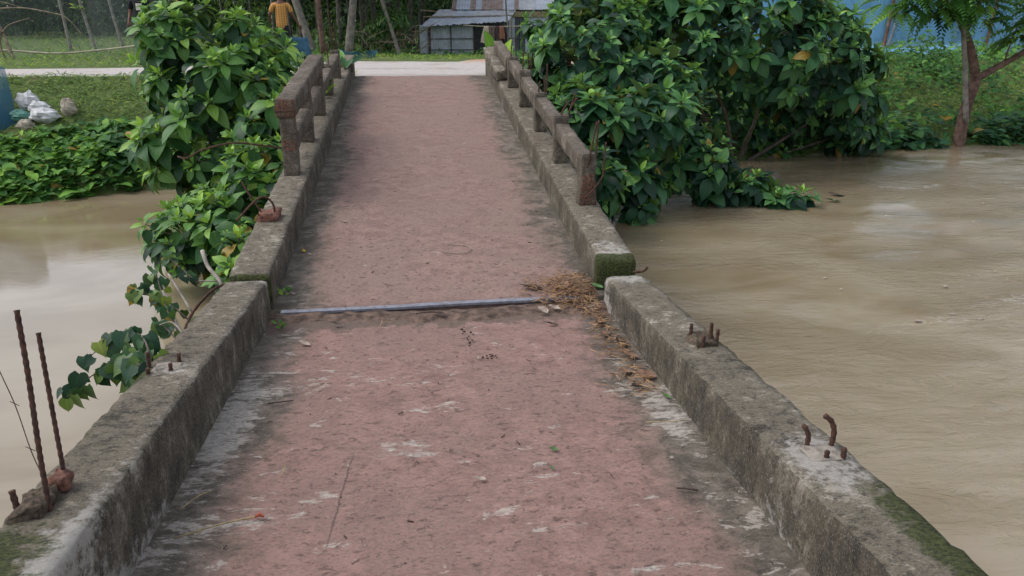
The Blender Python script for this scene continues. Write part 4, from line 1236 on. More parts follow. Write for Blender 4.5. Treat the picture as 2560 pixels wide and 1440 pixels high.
# weeds in the cracks
def weed(label, base, n, size, mat, seed, spread=0.6, name='weed', T=SMALL, cat='weed', group=None):
    rg = random.Random(seed)
    root = empty(name, base)
    tag(root, label, cat, group)
    L = Leaves(T); st = MB()
    for i in range(n):
        a = rg.uniform(0, 6.28)
        d = np.array((math.cos(a) * spread, math.sin(a) * spread, rg.uniform(0.25, 1.0)))
        q = np.array(base) + d * size * rg.uniform(0.1, 0.9)
        st.tube([base, Vector(base).lerp(Vector(q), 0.6) + Vector((0, 0, 0.1 * size)), tuple(q)], [0.02 * size, 0.014 * size, 0.008 * size], 4)
        L.add(q, frame_from(d, UPV + np.array((0, -0.6, 0))), size * rg.uniform(0.6, 1.0), rg.randrange(len(T)), (rg.uniform(0, 0.6), rg.random(), 0))
    st.build('stem', 'branch', root)
    L.write(root, mat, n)
    return root
weed('tiny green weed in the corner of the left kerb above the joint', (-0.885, 4.72, zf(4.72)), 9, 0.05, 'leaf_creeper', 1)
weed('tiny green weed in the soil at the left end of the joint', (-0.83, 4.25, zn(4.25)), 7, 0.05, 'leaf_creeper', 2)
weed('small yellow-green weed growing behind the left railing near its broken upper rail', (-1.10, 9.5, kz(9.5)), 14, 0.22, 'leaf_creeper', 3, 0.5)
weed('broad green leaf plant at the far left kerb end beside the railing', (-0.99, 11.6, kz(11.6)), 6, 0.26, 'leaf_right', 4, 0.6, T=BIG)
weed('bright light green broad-leaved plant at the far end of the right kerb', (1.36, 12.85, -0.90), 8, 0.50, 'leaf_left', 5, 0.30, name='taro_plant', T=[leaf_template(7, 1, 0.55, 0.1, 0.12, 0.02, seed=33)], cat='plant')
weed('dark blue-green broad-leaved plant behind the far end of the right railing', (1.95, 13.3, -0.95), 7, 0.42, 'leaf_right', 6, 0.5, name='taro_plant', T=HEART, cat='plant')

# ------------------------------------------------------------------ banks: grass and creepers (nobody could count them)
def scatter(name, label, cat, n, region, T, mat, size, seed, lean=0.5, up=0.5, agef=None, lift=0.03, clump=None):
    rs = np.random.RandomState(seed)
    L = Leaves(T)
    pts = []
    k = 0
    while len(pts) < n and k < 40:
        x = rs.uniform(region[0], region[1], n); y = rs.uniform(region[2], region[3], n)
        ok = region[4](x, y, rs.rand(n))
        pts += list(zip(x[ok], y[ok])); k += 1
    pts = np.array(pts[:n])
    z = height(pts[:, 0], pts[:, 1])
    rg = random.Random(seed)
    for (x, y), zz_ in zip(pts, z):
        a = rg.uniform(0, 6.28)
        d = np.array((math.cos(a) * lean, math.sin(a) * lean - 0.15, rg.uniform(-0.2, 1.0) * up))
        q = np.array((x, y, zz_ + rg.uniform(0, lift) * (0.25 + 2.2 * float(vn(np.array(x * 1.9), np.array(y * 1.9))) ** 1.6)))
        ag = min(1, max(0, (agef(x, y) if agef else 0.5) + rg.uniform(-0.3, 0.3)))
        L.add(q, frame_from(d, UPV + np.array((rg.uniform(-0.3, 0.3), -0.5, 0))), size * rg.uniform(0.5, 1.2), rg.randrange(len(T)), (ag, rg.random(), 1.0 if rg.random() < 0.01 else 0))
    V, F, TT, U = L.joined()
    o = obj(name, V, F, mat, None, {'tint': ('FLOAT_COLOR', TT), 'luv': ('FLOAT_VECTOR', U)}, True, tuple(np.array((pts[:, 0].mean(), pts[:, 1].mean(), z.min()))))
    return tag(o, label, cat, kind='stuff')

def hnoise(x, y, s=1.0): return vn(x * s + 31, y * s + 17)
scatter('grass', 'short yellow-green grass on the left bank below the road', 'grass', 26000, (-14, -1.3, 11.2, 14.3, lambda x, y, r: (y > shore_y(x) + 0.3) & (y < top_y(x) + 0.15)), BLADE, 'grass_blade', 0.13, 31, 0.6, 0.8, lambda x, y: 0.25 + 0.5 * hnoise(x, y, 1.4), 0.02)
scatter('grass', 'grass verge along the far side of the road in front of the shed', 'grass', 12000, (-12, 9, 16.3, 31, lambda x, y, r: (y > np.interp(x, [-12, -3.2, -1.3, 1, 1.3, 2.6, 9], [16.3, 17.0, 18.4, 18.3, 19.5, 20.0, 19])) & (r < np.exp(-(y - 18) / 9))), BLADE, 'grass_blade', 0.16, 32, 0.5, 0.9, lambda x, y: 0.3 + 0.4 * hnoise(x, y, 0.8), 0.03)
scatter('grass', 'grass tufts in the corners where the bridge meets the road', 'grass', 1800, (-2.2, 2.6, 12.4, 14.8, lambda x, y, r: ((x < -1.0) & (y < 13.6)) | ((x > 1.15) & (y < 13.3 + (x - 1.35) * 1.1))), BLADE, 'grass_blade', 0.12, 33, 0.5, 0.9, lambda x, y: 0.2, 0.03)
scatter('creeper', 'dense mat of broad-leaved creepers on the lower left bank at the waterline', 'creeper', 6500, (-13, -2.6, 10.7, 13.3, lambda x, y, r: (y > shore_y(x) - 0.75 + 1.1 * hnoise(x, y, 1.1)) & (y < shore_y(x) + 0.55 + 0.9 * hnoise(x, y, 1.5))), SMALL + HEART[:1], 'leaf_creeper', 0.19, 34, 0.8, 0.9, lambda x, y: 0.15 + 0.6 * hnoise(x, y, 2.0), 0.16)
scatter('creeper', 'tangle of low leafy undergrowth covering the right bank behind the forked tree', 'undergrowth', 11000, (7.5, 26, 14.0, 22.5, lambda x, y, r: (y > shore_y(x) - 0.15) & (y < top_y(x) + 1.2) & (r < 0.12 + 1.6 * np.clip(hnoise(x, y, 0.9) - 0.4, 0, 1))), SMALL, 'leaf_creeper', 0.19, 35, 0.7, 1.0, lambda x, y: 0.35 + 0.65 * hnoise(x, y, 1.1), 0.35)
scatter('grass', 'yellow-green grass between the bushes on the right bank', 'grass', 22000, (7.5, 26, 14.2, 22.5, lambda x, y, r: (y > shore_y(x)) & (y < top_y(x) + 1.5)), BLADE, 'grass_blade', 0.17, 41, 0.6, 0.8, lambda x, y: 0.35 + 0.5 * hnoise(x, y, 1.4), 0.05)
scatter('creeper', 'band of broad leaves hanging into the water along the right bank', 'undergrowth', 2600, (8.0, 24, 13.6, 15.8, lambda x, y, r: (np.abs(y - shore_y(x) - 0.1) < 0.35) & ((np.abs(x - 11.1) > 0.5) | (y > 14.9))), SMALL + HEART[:1], 'leaf_right', 0.26, 36, 0.8, 0.6, lambda x, y: 0.5 + 0.4 * hnoise(x, y, 2.1), 0.30)
scatter('creeper', 'leafy undergrowth under the bushes at the bridge foot', 'undergrowth', 3500, (-3.5, 8, 12.0, 16, lambda x, y, r: (np.abs(x - 0.1) > 1.4) & (y > shore_y(x) - 0.1) & ((x > 1.9) | (y < 13.6)) & ((y < 14.2) | (x > 3.2))), SMALL, 'leaf_creeper', 0.20, 37, 0.7, 1.0, lambda x, y: 0.4 + 0.5 * hnoise(x, y, 1.3), 0.30)
scatter('grass', 'rough green grass over the field behind the net on the left', 'grass', 9000, (-30, -5, 17, 46, lambda x, y, r: (r < 0.9)), BLADE, 'grass_blade', 0.30, 38, 0.5, 0.9, lambda x, y: 0.45 + 0.4 * hnoise(x, y, 0.5), 0.03)
scatter('creeper', 'weedy clumps along the foot of the tin shed and the wood edge', 'undergrowth', 1300, (-6, 8, 24, 33.5, lambda x, y, r: (r < 0.35 * hnoise(x, y, 0.9) + 0.35 * np.exp(-((y - 31) / 1.2) ** 2))), SMALL, 'leaf_creeper', 0.16, 39, 0.7, 1.0, lambda x, y: 0.3 + 0.5 * hnoise(x, y, 0.9), 0.12)
# large single leaves at the left waterline
for i, (x, y, a, s_, lb) in enumerate(((-4.85, 11.65, -0.5, 0.42, 'large pale green leaf leaning over the water at the foot of the left bank'),
                                       (-5.25, 11.85, 0.5, 0.36, 'large broad leaf left of the pale green leaf at the foot of the left bank'),
                                       (-4.5, 11.9, 1.2, 0.34, 'upright pointed leaf nearest the shrub at the foot of the left bank'))):
    tv, tf, tu = leaf_template(8, 1, 0.5, 0.1, 0.5, 0.02, seed=40 + i)
    me = raw_mesh('broad_leaf', tv * s_, tf, {'tint': ('FLOAT_COLOR', np.tile((0.2 + 0.1 * i, 0.7, 0, 1), (len(tv), 1))), 'luv': ('FLOAT_VECTOR', tu)})
    o = link('broad_leaf', me, 'leaf_creeper', None, (x, y, float(height(x, y)) + 0.12))
    o.rotation_euler = (R(25), 0, a + 3.0)
    tag(o, lb, 'leaf')
# leaves drifting on the river near the dipping branches
for i, (x, y, a, lb) in enumerate(((5.75, 10.25, 0.3, 'leaf tip standing out of the water just past the dipping shrub'), (6.1, 10.35, 1.4, 'dark leaf adrift on the water farthest right of the dipping shrub'), (5.85, 10.0, 1.5, 'green leaf lying on the water below the drifting dark leaf'))):
    flat_leaf('drifting_leaf', lb, 'leaf', x, y, WATER_Z + 0.012, a, 0.26, 'green_scrap' if i != 1 else 'dark_dead_leaf', 0.4, 0.4, 'leaves on the river', tilt=0.5 if i == 0 else 0.0)

# ------------------------------------------------------------------ forked tree at the right bank
def pinnate(seed, pairs=9):
    rg = random.Random(seed)
    V = []; F = []; U = []
    lv, lf, lu = leaf_template(2, 1, 0.42, 0.1, 0.2, 0.0, seed=seed)
    y = z = 0
    for i in range(pairs):
        t = i / (pairs - 1)
        ang = -0.2 - 1.0 * t
        y += math.cos(ang) / pairs; z += math.sin(ang) / pairs
        for s_ in (-1, 1):
            ln = 0.34 * (1 - 0.45 * t) * (0.75 + 0.5 * math.sin(math.pi * min(1, t + 0.2)))
            d = np.array((s_ * 0.9, 0.45 + 0.3 * t, -0.25 - 0.2 * t))
            Rm = frame_from(d, (0, 0.3, 1))
            k = len(V)
            V += [tuple(Rm @ (v * ln) + np.array((0, y, z))) for v in lv]
            F += [tuple(int(a) + k for a in f) for f in lf]
            U += [tuple(u) for u in lu]
    return np.array(V), np.array(F), np.array(U)
PIN = [pinnate(1), pinnate(2, 8), pinnate(3, 10)]
tree = empty('forked_tree', (11.1, 14.55, -2.6))
tag(tree, 'forked tree with reddish trunk standing in the water at the right bank', 'tree')
tb = MB()
tb.tube(smooth_path([(11.08, 14.55, -2.75), (11.1, 14.55, -2.35), (11.13, 14.57, -1.7), (11.25, 14.6, -1.08)], 4), [0.155, 0.15, 0.135, 0.13, 0.125, 0.12, 0.118, 0.115, 0.112, 0.112, 0.115, 0.12, 0.10], 10)
tb.build('trunk', 'red_trunk', tree)
limb = MB()
limb.tube(smooth_path([(11.24, 14.6, -1.12), (11.10, 14.6, -0.75), (10.92, 14.62, -0.35), (10.70, 14.65, 0.0), (10.55, 14.7, 0.6), (10.6, 14.8, 1.5)], 4), [0.10 - 0.0035 * i for i in range(21)], 8)
limb.tube(smooth_path([(11.0, 14.6, -0.5), (10.6, 14.5, -0.05), (10.15, 14.4, 0.35), (9.7, 14.4, 0.8)], 4), [0.045 - 0.002 * i for i in range(13)], 6)
limb.tube(smooth_path([(10.85, 14.6, -0.2), (10.95, 14.6, 0.2), (11.2, 14.6, 0.7), (11.4, 14.7, 1.3)], 4), [0.045 - 0.002 * i for i in range(13)], 6)
limb.build('limb', 'red_trunk', tree)
limb = MB()
limb.tube(smooth_path([(11.24, 14.6, -1.14), (11.45, 14.58, -1.0), (11.8, 14.55, -0.8), (12.25, 14.5, -0.5), (12.8, 14.5, 0.0), (13.3, 14.6, 0.7)], 4), [0.085 - 0.0027 * i for i in range(21)], 8)
limb.tube(smooth_path([(11.75, 14.55, -0.82), (11.8, 14.55, -0.5), (11.85, 14.5, -0.1)], 4), [0.02 - 0.001 * i for i in range(9)], 5)
limb.build('limb', 'red_trunk', tree)
rg = random.Random(5)
L = Leaves(PIN)
def pin_cloud(c, r, n, smin=0.45, smax=0.75):
    for _ in range(n):
        v = np.array([rg.gauss(0, 1) for _ in range(3)]); v /= np.linalg.norm(v)
        q = np.array(c) + v * np.array(r) * rg.uniform(0.4, 1.0)
        d = np.array((v[0], v[1], 0.15 + 0.3 * v[2])) + np.array((rg.uniform(-0.4, 0.4), rg.uniform(-0.5, 0.3), 0))
        L.add(q, frame_from(d, UPV), rg.uniform(smin, smax), rg.randrange(3), (min(1, max(0, rg.uniform(0.2, 0.9))), rg.random(), 0))
pin_cloud((10.2, 14.4, 0.55), (0.9, 0.6, 0.45), 70)
pin_cloud((9.3, 14.4, 0.35), (0.55, 0.5, 0.35), 26)
pin_cloud((10.9, 14.4, 0.35), (0.6, 0.5, 0.4), 26)
pin_cloud((12.2, 14.4, -0.1), (0.6, 0.5, 0.32), 45)
pin_cloud((12.9, 14.5, 0.3), (0.8, 0.6, 0.6), 80)
pin_cloud((10.8, 14.9, 1.9), (2.2, 1.6, 0.9), 260, 0.6, 0.9)
L.write(tree, 'leaf_creeper', 200, 'compound_leaf', 'crown')
branch_thing('leaning_pole', 'thin pale pole leaning against the forked tree', 'pole', [(11.05, 14.38, -1.95), (10.92, 14.38, -1.4), (10.78, 14.38, -0.8), (10.62, 14.40, -0.15), (10.5, 14.45, 0.6)], (0.055, 0.042), 'pale_trunk')

# ------------------------------------------------------------------ blue nets on the right and left
def net(name, label, corners, mat, nx=14, nz=6, sag=0.12, seed=0, cat='net', group=None):
    """corners: bottom-left, bottom-right, top-right, top-left"""
    a, b_, c, d = [Vector(p) for p in corners]
    V = []
    for i in range(nx + 1):
        u = i / nx
        for k in range(nz + 1):
            w = k / nz
            p = (a.lerp(b_, u)).lerp(d.lerp(c, u), w)
            s_ = math.sin(math.pi * u) * sag
            p.z -= s_ * w
            p += noise.noise_vector(Vector((u * 5 + seed, w * 3, seed))) * 0.09
            V.append(tuple(p))
    F = [(i * (nz + 1) + k, (i + 1) * (nz + 1) + k, (i + 1) * (nz + 1) + k + 1, i * (nz + 1) + k + 1) for i in range(nx) for k in range(nz)]
    return tag(obj(name, V, F, mat, None, None, True, tuple(a)), label, cat, group)
net('net_fence', 'blue net panel behind the tallest shrub, left of the first bamboo post', [(9.0, 24.5, -1.05), (14.45, 23.2, -1.0), (14.5, 23.2, 1.6), (9.0, 24.5, 1.6)], 'blue_net', seed=1, group='blue nets')
net('net_fence', 'blue net panel between the first bamboo post and the forked tree', [(14.45, 23.2, -1.0), (18.6, 24.0, -1.0), (18.6, 24.0, 1.7), (14.5, 23.2, 1.6)], 'blue_net', seed=2, group='blue nets')
net('net_fence', 'blue net panel right of the forked tree at the frame edge', [(18.6, 24.0, -1.0), (25, 24.6, -1.0), (25, 24.6, 1.8), (18.6, 24.0, 1.7)], 'blue_net', seed=3, group='blue nets')
net('net_fence', 'farther blue net running behind the other nets on the right', [(11, 31, -1.0), (34, 32, -1.0), (34, 32, 2.2), (11, 31, 2.2)], 'blue_net', 24, seed=4, group='blue nets')
net('ground_net', 'pale blue-green net lying along the ground below the blue nets', [(12.2, 21.6, -1.02), (17.2, 21.9, -1.02), (17.0, 22.6, -0.70), (12.4, 22.4, -0.72)], 'blue_net', 14, 4, 0.0, 5)
for i, (a, b_, lb) in enumerate((((14.45, 23.1, -1.1), (14.62, 23.1, 1.9), 'dark bamboo post at the left end of the blue nets'),
                                 ((15.55, 24.6, -1.0), (15.95, 24.6, 1.6), 'pale leaning bamboo post behind the first blue net'),
                                 ((18.5, 23.9, -1.1), (18.7, 23.9, 1.9), 'reddish bamboo post right of the forked tree'),
                                 ((18.15, 24.4, -1.1), (18.2, 24.4, 1.9), 'pale bamboo post beside the reddish post right of the forked tree'),
                                 ((13.2, 25, -1.0), (13.7, 25, 1.6), 'leaning pale bamboo post left of the first blue net'),
                                 ((20.3, 25, -1.1), (20.4, 25, 1.9), 'bamboo post at the right frame edge behind the nets'))):
    branch_thing('bamboo_post', lb, 'post', [a, Vector(a).lerp(Vector(b_), 0.5) + Vector((0.03, 0, 0)), b_], (0.055, 0.045), ('red_trunk', 'pale_trunk', 'red_trunk', 'pale_bamboo', 'pale_trunk', 'bamboo')[i], 'posts of the blue nets')
# left: net screen, rope, poles and dead branches
net('net_fence', 'fine grey net screen stretched behind the road on the left', [(-14, 21.6, -1.0), (-6.2, 21.9, -1.0), (-6.2, 21.9, 0.9), (-14, 21.6, 1.2)], 'grey_net', 20, 8, 0.05, 6)
branch_thing('sagging_pole', 'cream bamboo pole sagging across the grey net on the left', 'pole', [(-12.5, 21.5, -0.62), (-10.5, 21.5, -0.70), (-9.1, 21.5, -0.80), (-8.1, 21.5, -0.74), (-7.0, 21.5, -0.62), (-6.4, 21.5, -0.55)], (0.03, 0.024), 'pale_bamboo', n=6)
branch_thing('dead_branch', 'long bare brown branch slanting down to the road at the left edge', 'branch', [(-9.72, 20.8, -0.98), (-9.85, 20.9, -0.6), (-10.0, 21.0, -0.15), (-10.3, 21.0, 0.45)], (0.05, 0.03), 'bamboo', extra=[([(-9.95, 20.95, -0.3), (-9.7, 20.9, -0.1), (-9.2, 20.9, 0.05)], 0.02, 0.008), ([(-9.98, 20.95, -0.25), (-10.02, 20.9, -0.6), (-9.95, 20.9, -0.95)], 0.03, 0.025)])
branch_thing('dead_branch', 'thin arching bare branch at the top left in front of the dark trees', 'branch', [(-10.6, 21.2, 0.12), (-10.1, 21.2, 0.25), (-9.5, 21.2, 0.28), (-8.9, 21.2, 0.18), (-8.5, 21.2, 0.05), (-8.2, 21.2, -0.35)], (0.022, 0.012), 'bamboo', extra=[([(-10.8, 21.2, 0.48), (-10.1, 21.2, 0.45), (-9.5, 21.2, 0.3)], 0.015, 0.008)])
for i, (x0, x1, y, lb, mt) in enumerate(((-10.45, -10.62, 26.0, 'left pale thin pole behind the grey net', 'pale_trunk'), (-9.72, -10.1, 26.0, 'pale thin pole with leaf tufts behind the grey net', 'pale_trunk'), (-9.25, -9.6, 27, 'grey pole right of the tufted pole behind the grey net', 'pale_trunk'), (-8.1, -8.3, 30, 'thin dark pole farthest right behind the grey net', 'dark_trunk'))):
    branch_thing('thin_pole', lb, 'pole', [(x0, y, -0.98), ((x0 + x1) / 2 + 0.03, y, 0.0), (x1, y, 1.8)], (0.05, 0.04), mt, 'poles behind the grey net')
weed('yellow-green leaf tuft on the thin pole behind the grey net', (-9.97, 25.9, 0.28), 16, 0.22, 'grass_blade', 9, 0.6, name='leaf_tuft', cat='plant')
# blue net cloth at the far left edge
V = []; F = []
for i in range(13):
    t = i / 12
    for k in range(13):
        w = k / 12
        zz_ = -0.66 - 1.10 * t
        x = -7.35 + (0.95 + 0.30 * math.sin(t * 2.4)) * w + 0.05 * math.sin(w * 9 + t * 4)
        y = 13.35 - 0.75 * t - 0.10 * math.sin(w * 7 + t * 3) - 0.25 * (1 - (2 * w - 1) ** 2)
        V.append((x, y, zz_ + 0.04 * math.sin(w * 11)))
F = [(i * 13 + k, i * 13 + k + 1, (i + 1) * 13 + k + 1, (i + 1) * 13 + k) for i in range(12) for k in range(12)]
tag(obj('net_bundle', V, F, 'teal_net', None, None, True, (-6.8, 12.9, -1.8)), 'blue net cloth draped down the left bank at the frame edge', 'net')
# rubbish
def sack(label, c, r, mat, seed, squash=0.6):
    V = []; F = []
    n, m_ = 14, 9
    for i in range(m_ + 1):
        ph = math.pi * i / m_
        for k in range(n):
            th = 2 * math.pi * k / n
            v = Vector((math.sin(ph) * math.cos(th), math.sin(ph) * math.sin(th), math.cos(ph)))
            q = 1 + 0.35 * noise.noise(v * 2.1 + Vector((seed, 0, 0))) + 0.22 * noise.noise(v * 5.3 + Vector((0, seed, 0)))
            V.append((c[0] + v.x * r[0] * q, c[1] + v.y * r[1] * q, c[2] + v.z * r[2] * q))
    for i in range(m_):
        for k in range(n):
            F.append((i * n + k, (i + 1) * n + k, (i + 1) * n + (k + 1) % n, i * n + (k + 1) % n))
    return tag(obj('rubbish_bag', V, F, mat, None, None, False, tuple(c)), label, 'rubbish', 'rubbish on the left bank')
for i, (x, y, r, mt, lb) in enumerate(((-6.05, 13.12, (0.17, 0.12, 0.15), 'sack_white', 'crumpled white plastic bag at the top of the rubbish on the left bank'),
                                       (-5.72, 12.82, (0.22, 0.14, 0.12), 'sack_white', 'largest dirty white sack at the bottom of the rubbish on the left bank'),
                                       (-6.1, 12.85, (0.20, 0.12, 0.11), 'sack_teal', 'teal plastic bag left in the rubbish on the left bank'),
                                       (-5.86, 13.0, (0.16, 0.12, 0.11), 'sack_white', 'grey-white bag between the top bag and the largest sack on the left bank'),
                                       (-5.42, 12.98, (0.12, 0.10, 0.15), 'sack_tan', 'tan torn sack standing at the right end of the rubbish on the left bank'),
                                       (-5.95, 12.68, (0.12, 0.10, 0.09), 'sack_tan', 'small tan bag below the teal bag on the left bank'))):
    sack(lb, (x, y, float(height(x, y)) + r[2] * 0.55), r, mt, i * 3.7 + 1)

# ------------------------------------------------------------------ tin shed across the road
GZ = -1.34
shed = empty('tin_shed', (2.8, 32.5, GZ))
tag(shed, 'low tin shed with lean-to and rusty corrugated roof across the road', 'shed')
def sheet(name, corners, waves, amp, mat, parent, n2=6, wav=0.0, seed=0):
    a, b_, c, d = [Vector(p) for p in corners]       # bl, br, tr, tl
    nrm = (b_ - a).cross(d - a).normalized()
    nx = waves * 4
    V = []
    for i in range(nx + 1):
        u = i / nx
        for k in range(n2 + 1):
            w = k / n2
            p = a.lerp(b_, u).lerp(d.lerp(c, u), w) + nrm * (amp * math.sin(u * waves * 2 * math.pi) + wav * noise.noise(Vector((u * 4 + seed, w * 3, seed))))
            if k == 0 and wav: p += Vector((0, 0, wav * 1.5 * noise.noise(Vector((u * 7, seed, 1)))))
            V.append(p)
    n = len(V)
    V = V + [p - nrm * 0.006 for p in V]
    F = []
    for i in range(nx):
        for k in range(n2):
            q = (i * (n2 + 1) + k, (i + 1) * (n2 + 1) + k, (i + 1) * (n2 + 1) + k + 1, i * (n2 + 1) + k + 1)
            F += [q, tuple(x + n for x in reversed(q))]
    return obj(name, V, F, mat, parent, None, True)
# lean-to front wall
sheet('wall_sheet', [(0.27, 32.0, GZ), (0.62, 32.0, GZ), (0.62, 32.0, -0.20), (0.29, 32.0, -0.20)], 4, 0.012, 'tin', shed)
for x0, x1 in ((0.70, 1.49), (1.53, 2.40)):
    for z0, z1, s_ in ((GZ, -1.13, 0), (-1.12, -0.71, 1), (-0.70, -0.20, 2)):
        sheet('wall_sheet', [(x0, 32.0 + s_ * 0.012, z0), (x1, 32.0 + s_ * 0.012, z0), (x1, 32.0 + s_ * 0.012, z1), (x0, 32.0 + s_ * 0.012, z1)], 8, 0.010, 'tin', shed, 4)
for x, w_ in ((0.66, 0.05), (1.51, 0.02), (2.43, 0.03)):
    MB().box((x - w_, 31.93, GZ), (x + w_, 31.97, -0.18)).build('wall_post', 'old_wood', shed, None, False)
for z in (-0.705, -1.125):
    MB().box((0.68, 31.955, z - 0.018), (2.42, 31.98, z + 0.018)).build('wall_batten', 'tin_dark', shed, None, False)
sheet('wall_sheet', [(2.44, 32.75, GZ), (3.9, 32.75, GZ), (3.9, 32.75, 0.1), (2.44, 32.75, 0.1)], 14, 0.012, 'tin_dark', shed)
sheet('wall_sheet', [(0.27, 34.5, GZ), (0.27, 32.03, GZ), (0.29, 32.03, -0.2), (0.29, 34.5, 0.35)], 14, 0.012, 'tin_dark', shed)
for i in range(11):
    x = 3.05 + i * 0.075
    MB().tube([(x, 32.5 + 0.05 * (i % 3), GZ), (x + 0.03 * math.sin(i * 2.1), 32.55, -0.35 + 0.12 * math.sin(i * 1.7))], 0.035, 5).build('slat', 'old_wood', shed)
for x0, x1, mt, dy in ((3.95, 4.22, 'tin', 0), (4.24, 4.40, 'tin_dark', 0.05), (4.42, 4.62, 'tin_dark', 0.02), (4.64, 5.6, 'tin', 0.0)):
    sheet('wall_sheet', [(x0, 33 + dy, GZ), (x1, 33 + dy, GZ), (x1, 33 + dy, 0.22), (x0, 33 + dy, 0.22)], max(2, int((x1 - x0) * 9)), 0.012, mt, shed)
MB().box((3.95, 32.95, -0.73), (5.6, 32.97, -0.70)).build('wall_batten', 'tin_dark', shed, None, False)
MB().box((3.95, 32.9, 0.12), (5.6, 32.94, 0.33)).build('fascia', 'thatch', shed, None, False)
# lean-to roof: two rows of sheets
for i in range(4):
    u0, u1 = i / 4, (i + 1) / 4 + 0.004
    def lr(u, w):
        return Vector((0.30 + 3.43 * u, 31.5, -0.24 + 0.17 * u)).lerp(Vector((1.15 + 3.2 * u, 33.4, 0.38 + 0.02 * u)), w)
    sheet('roof_sheet', [lr(u0, 0) + Vector((0, 0, 0.004 * i)), lr(u1, 0) + Vector((0, 0, 0.004 * i)), lr(u1, 0.53), lr(u0, 0.53)], 9, 0.014, 'tin_roof', shed, 6, 0.035, i)
    sheet('roof_sheet', [lr(u0, 0.50) + Vector((0, 0, 0.03)), lr(u1, 0.50) + Vector((0, 0, 0.03)), lr(u1, 1.0) + Vector((0, 0, 0.03)), lr(u0, 1.0) + Vector((0, 0, 0.03))], 9, 0.014, 'tin_white' if i != 1 else 'tin_roof', shed, 6, 0.03, i + 9)
MB().tube([(0.45, 32.3, 0.12), (2.2, 32.35, 0.14), (3.85, 32.4, 0.16)], 0.028, 6).build('roof_batten', 'bamboo', shed)
MB().tube([(0.35, 33.2, 0.38), (1.0, 33.2, 0.33), (1.6, 33.2, 0.30)], 0.025, 6).build('roof_batten', 'bamboo', shed)
# main roof
def mrf(x, w): return Vector((x + 0.35 * w, 33.2 + 2.8 * w, 0.40 + 1.25 * w))
cuts = [(1.62, 1.80, 'tin_rust'), (1.80, 2.38, 'tin_roof'), (2.38, 2.60, 'tin_rust'), (2.60, 2.85, 'tin_roof'), (2.85, 3.25, 'tin_rust'), (3.25, 3.75, 'tin_rust'), (3.75, 4.22, 'tin_roof'), (4.22, 4.40, 'tin_rust'), (4.40, 5.1, 'tin_white'), (5.1, 5.9, 'tin_roof')]
for i, (x0, x1, mt) in enumerate(cuts):
    o_ = Vector((0, 0, 0.006 * (i % 2)))
    sheet('roof_sheet', [mrf(x0, 0) + o_, mrf(x1 + 0.02, 0) + o_, mrf(x1 + 0.02, 1) + o_, mrf(x0, 1) + o_], max(3, int((x1 - x0) * 10)), 0.014, mt, shed, 4)
MB().box((1.7, 33.5, GZ), (5.8, 36.0, 0.36)).build('wall', 'tin_dark', shed, None, False)
branch_thing('bamboo_post', 'tall grey bamboo pole leaning in front of the tin shed roof', 'post', [(3.78, 31.3, GZ), (3.70, 31.3, -0.3), (3.60, 31.3, 1.3)], (0.04, 0.032), 'pale_trunk')
branch_thing('bamboo_post', 'thin brown post under the right end of the lean-to roof', 'post', [(3.92, 31.6, GZ), (3.90, 31.6, -0.5), (3.89, 31.6, 0.15)], (0.03, 0.028), 'bamboo')
line = branch_thing('clothes_pole', 'horizontal bamboo pole in front of the shed with clothes hung over it', 'pole', [(1.95, 31.0, -0.19), (3.0, 31.0, -0.24), (4.68, 31.0, -0.22)], (0.022, 0.022), 'pale_bamboo', extra=[([(4.63, 31.0, -0.2), (4.63, 31.0, -0.8), (4.64, 31.0, GZ)], 0.022, 0.022)])
def cloth(label, x0, x1, z1, z0, mat, lean, seed):
    V = []; F = []
    nx, nz = 8, 9
    for i in range(nx + 1):
        u = i / nx
        for k in range(nz + 1):
            w = k / nz
            sp = 0.65 + 0.35 * min(1, w * 1.6)
            x = (x0 + x1) / 2 + (u - 0.5) * (x1 - x0) * sp - lean * w
            z = z1 - (z1 - z0) * w + (0.03 * math.sin(u * 5 + seed) if k == nz else 0)
            y = 30.965 - 0.035 * math.sin(u * 9 + seed) * min(1, w * 2) - 0.02 * w
            V.append((x, y, z))
    n = len(V)
    # the flap over the back of the pole
    V += [(x, y + 0.075, max(z, z1 - (z1 - z0) * 0.55)) for x, y, z in V]
    F = [(i * (nz + 1) + k, (i + 1) * (nz + 1) + k, (i + 1) * (nz + 1) + k + 1, i * (nz + 1) + k + 1) for i in range(nx) for k in range(nz)]
    F += [tuple(q + n for q in reversed(f)) for f in F]
    F += [(i * (nz + 1), i * (nz + 1) + n, (i + 1) * (nz + 1) + n, (i + 1) * (nz + 1)) for i in range(nx)]
    return tag(obj('hung_cloth', V, F, mat, None, None, True, ((x0 + x1) / 2, 31, z1)), label, 'cloth', 'clothes on the bamboo pole')
cloth('long cream cloth hanging at the left of the clothes pole', 2.70, 3.0, -0.215, -0.85, 'cloth_cream', 0.10, 1)
cloth('narrow brown cloth second from the left on the clothes pole', 2.90, 3.08, -0.215, -0.72, 'cloth_brown', 0.04, 2)
cloth('pale brown twisted cloth in the middle of the clothes pole', 3.05, 3.22, -0.215, -0.82, 'cloth_brown', 0.08, 3)
cloth('dark purple-brown cloth beside the rust cloth on the clothes pole', 3.18, 3.36, -0.215, -0.80, 'cloth_dark', 0.0, 4)
cloth('rust orange cloth at the right of the clothes pole', 3.30, 3.54, -0.215, -0.70, 'cloth_rust', -0.02, 5)
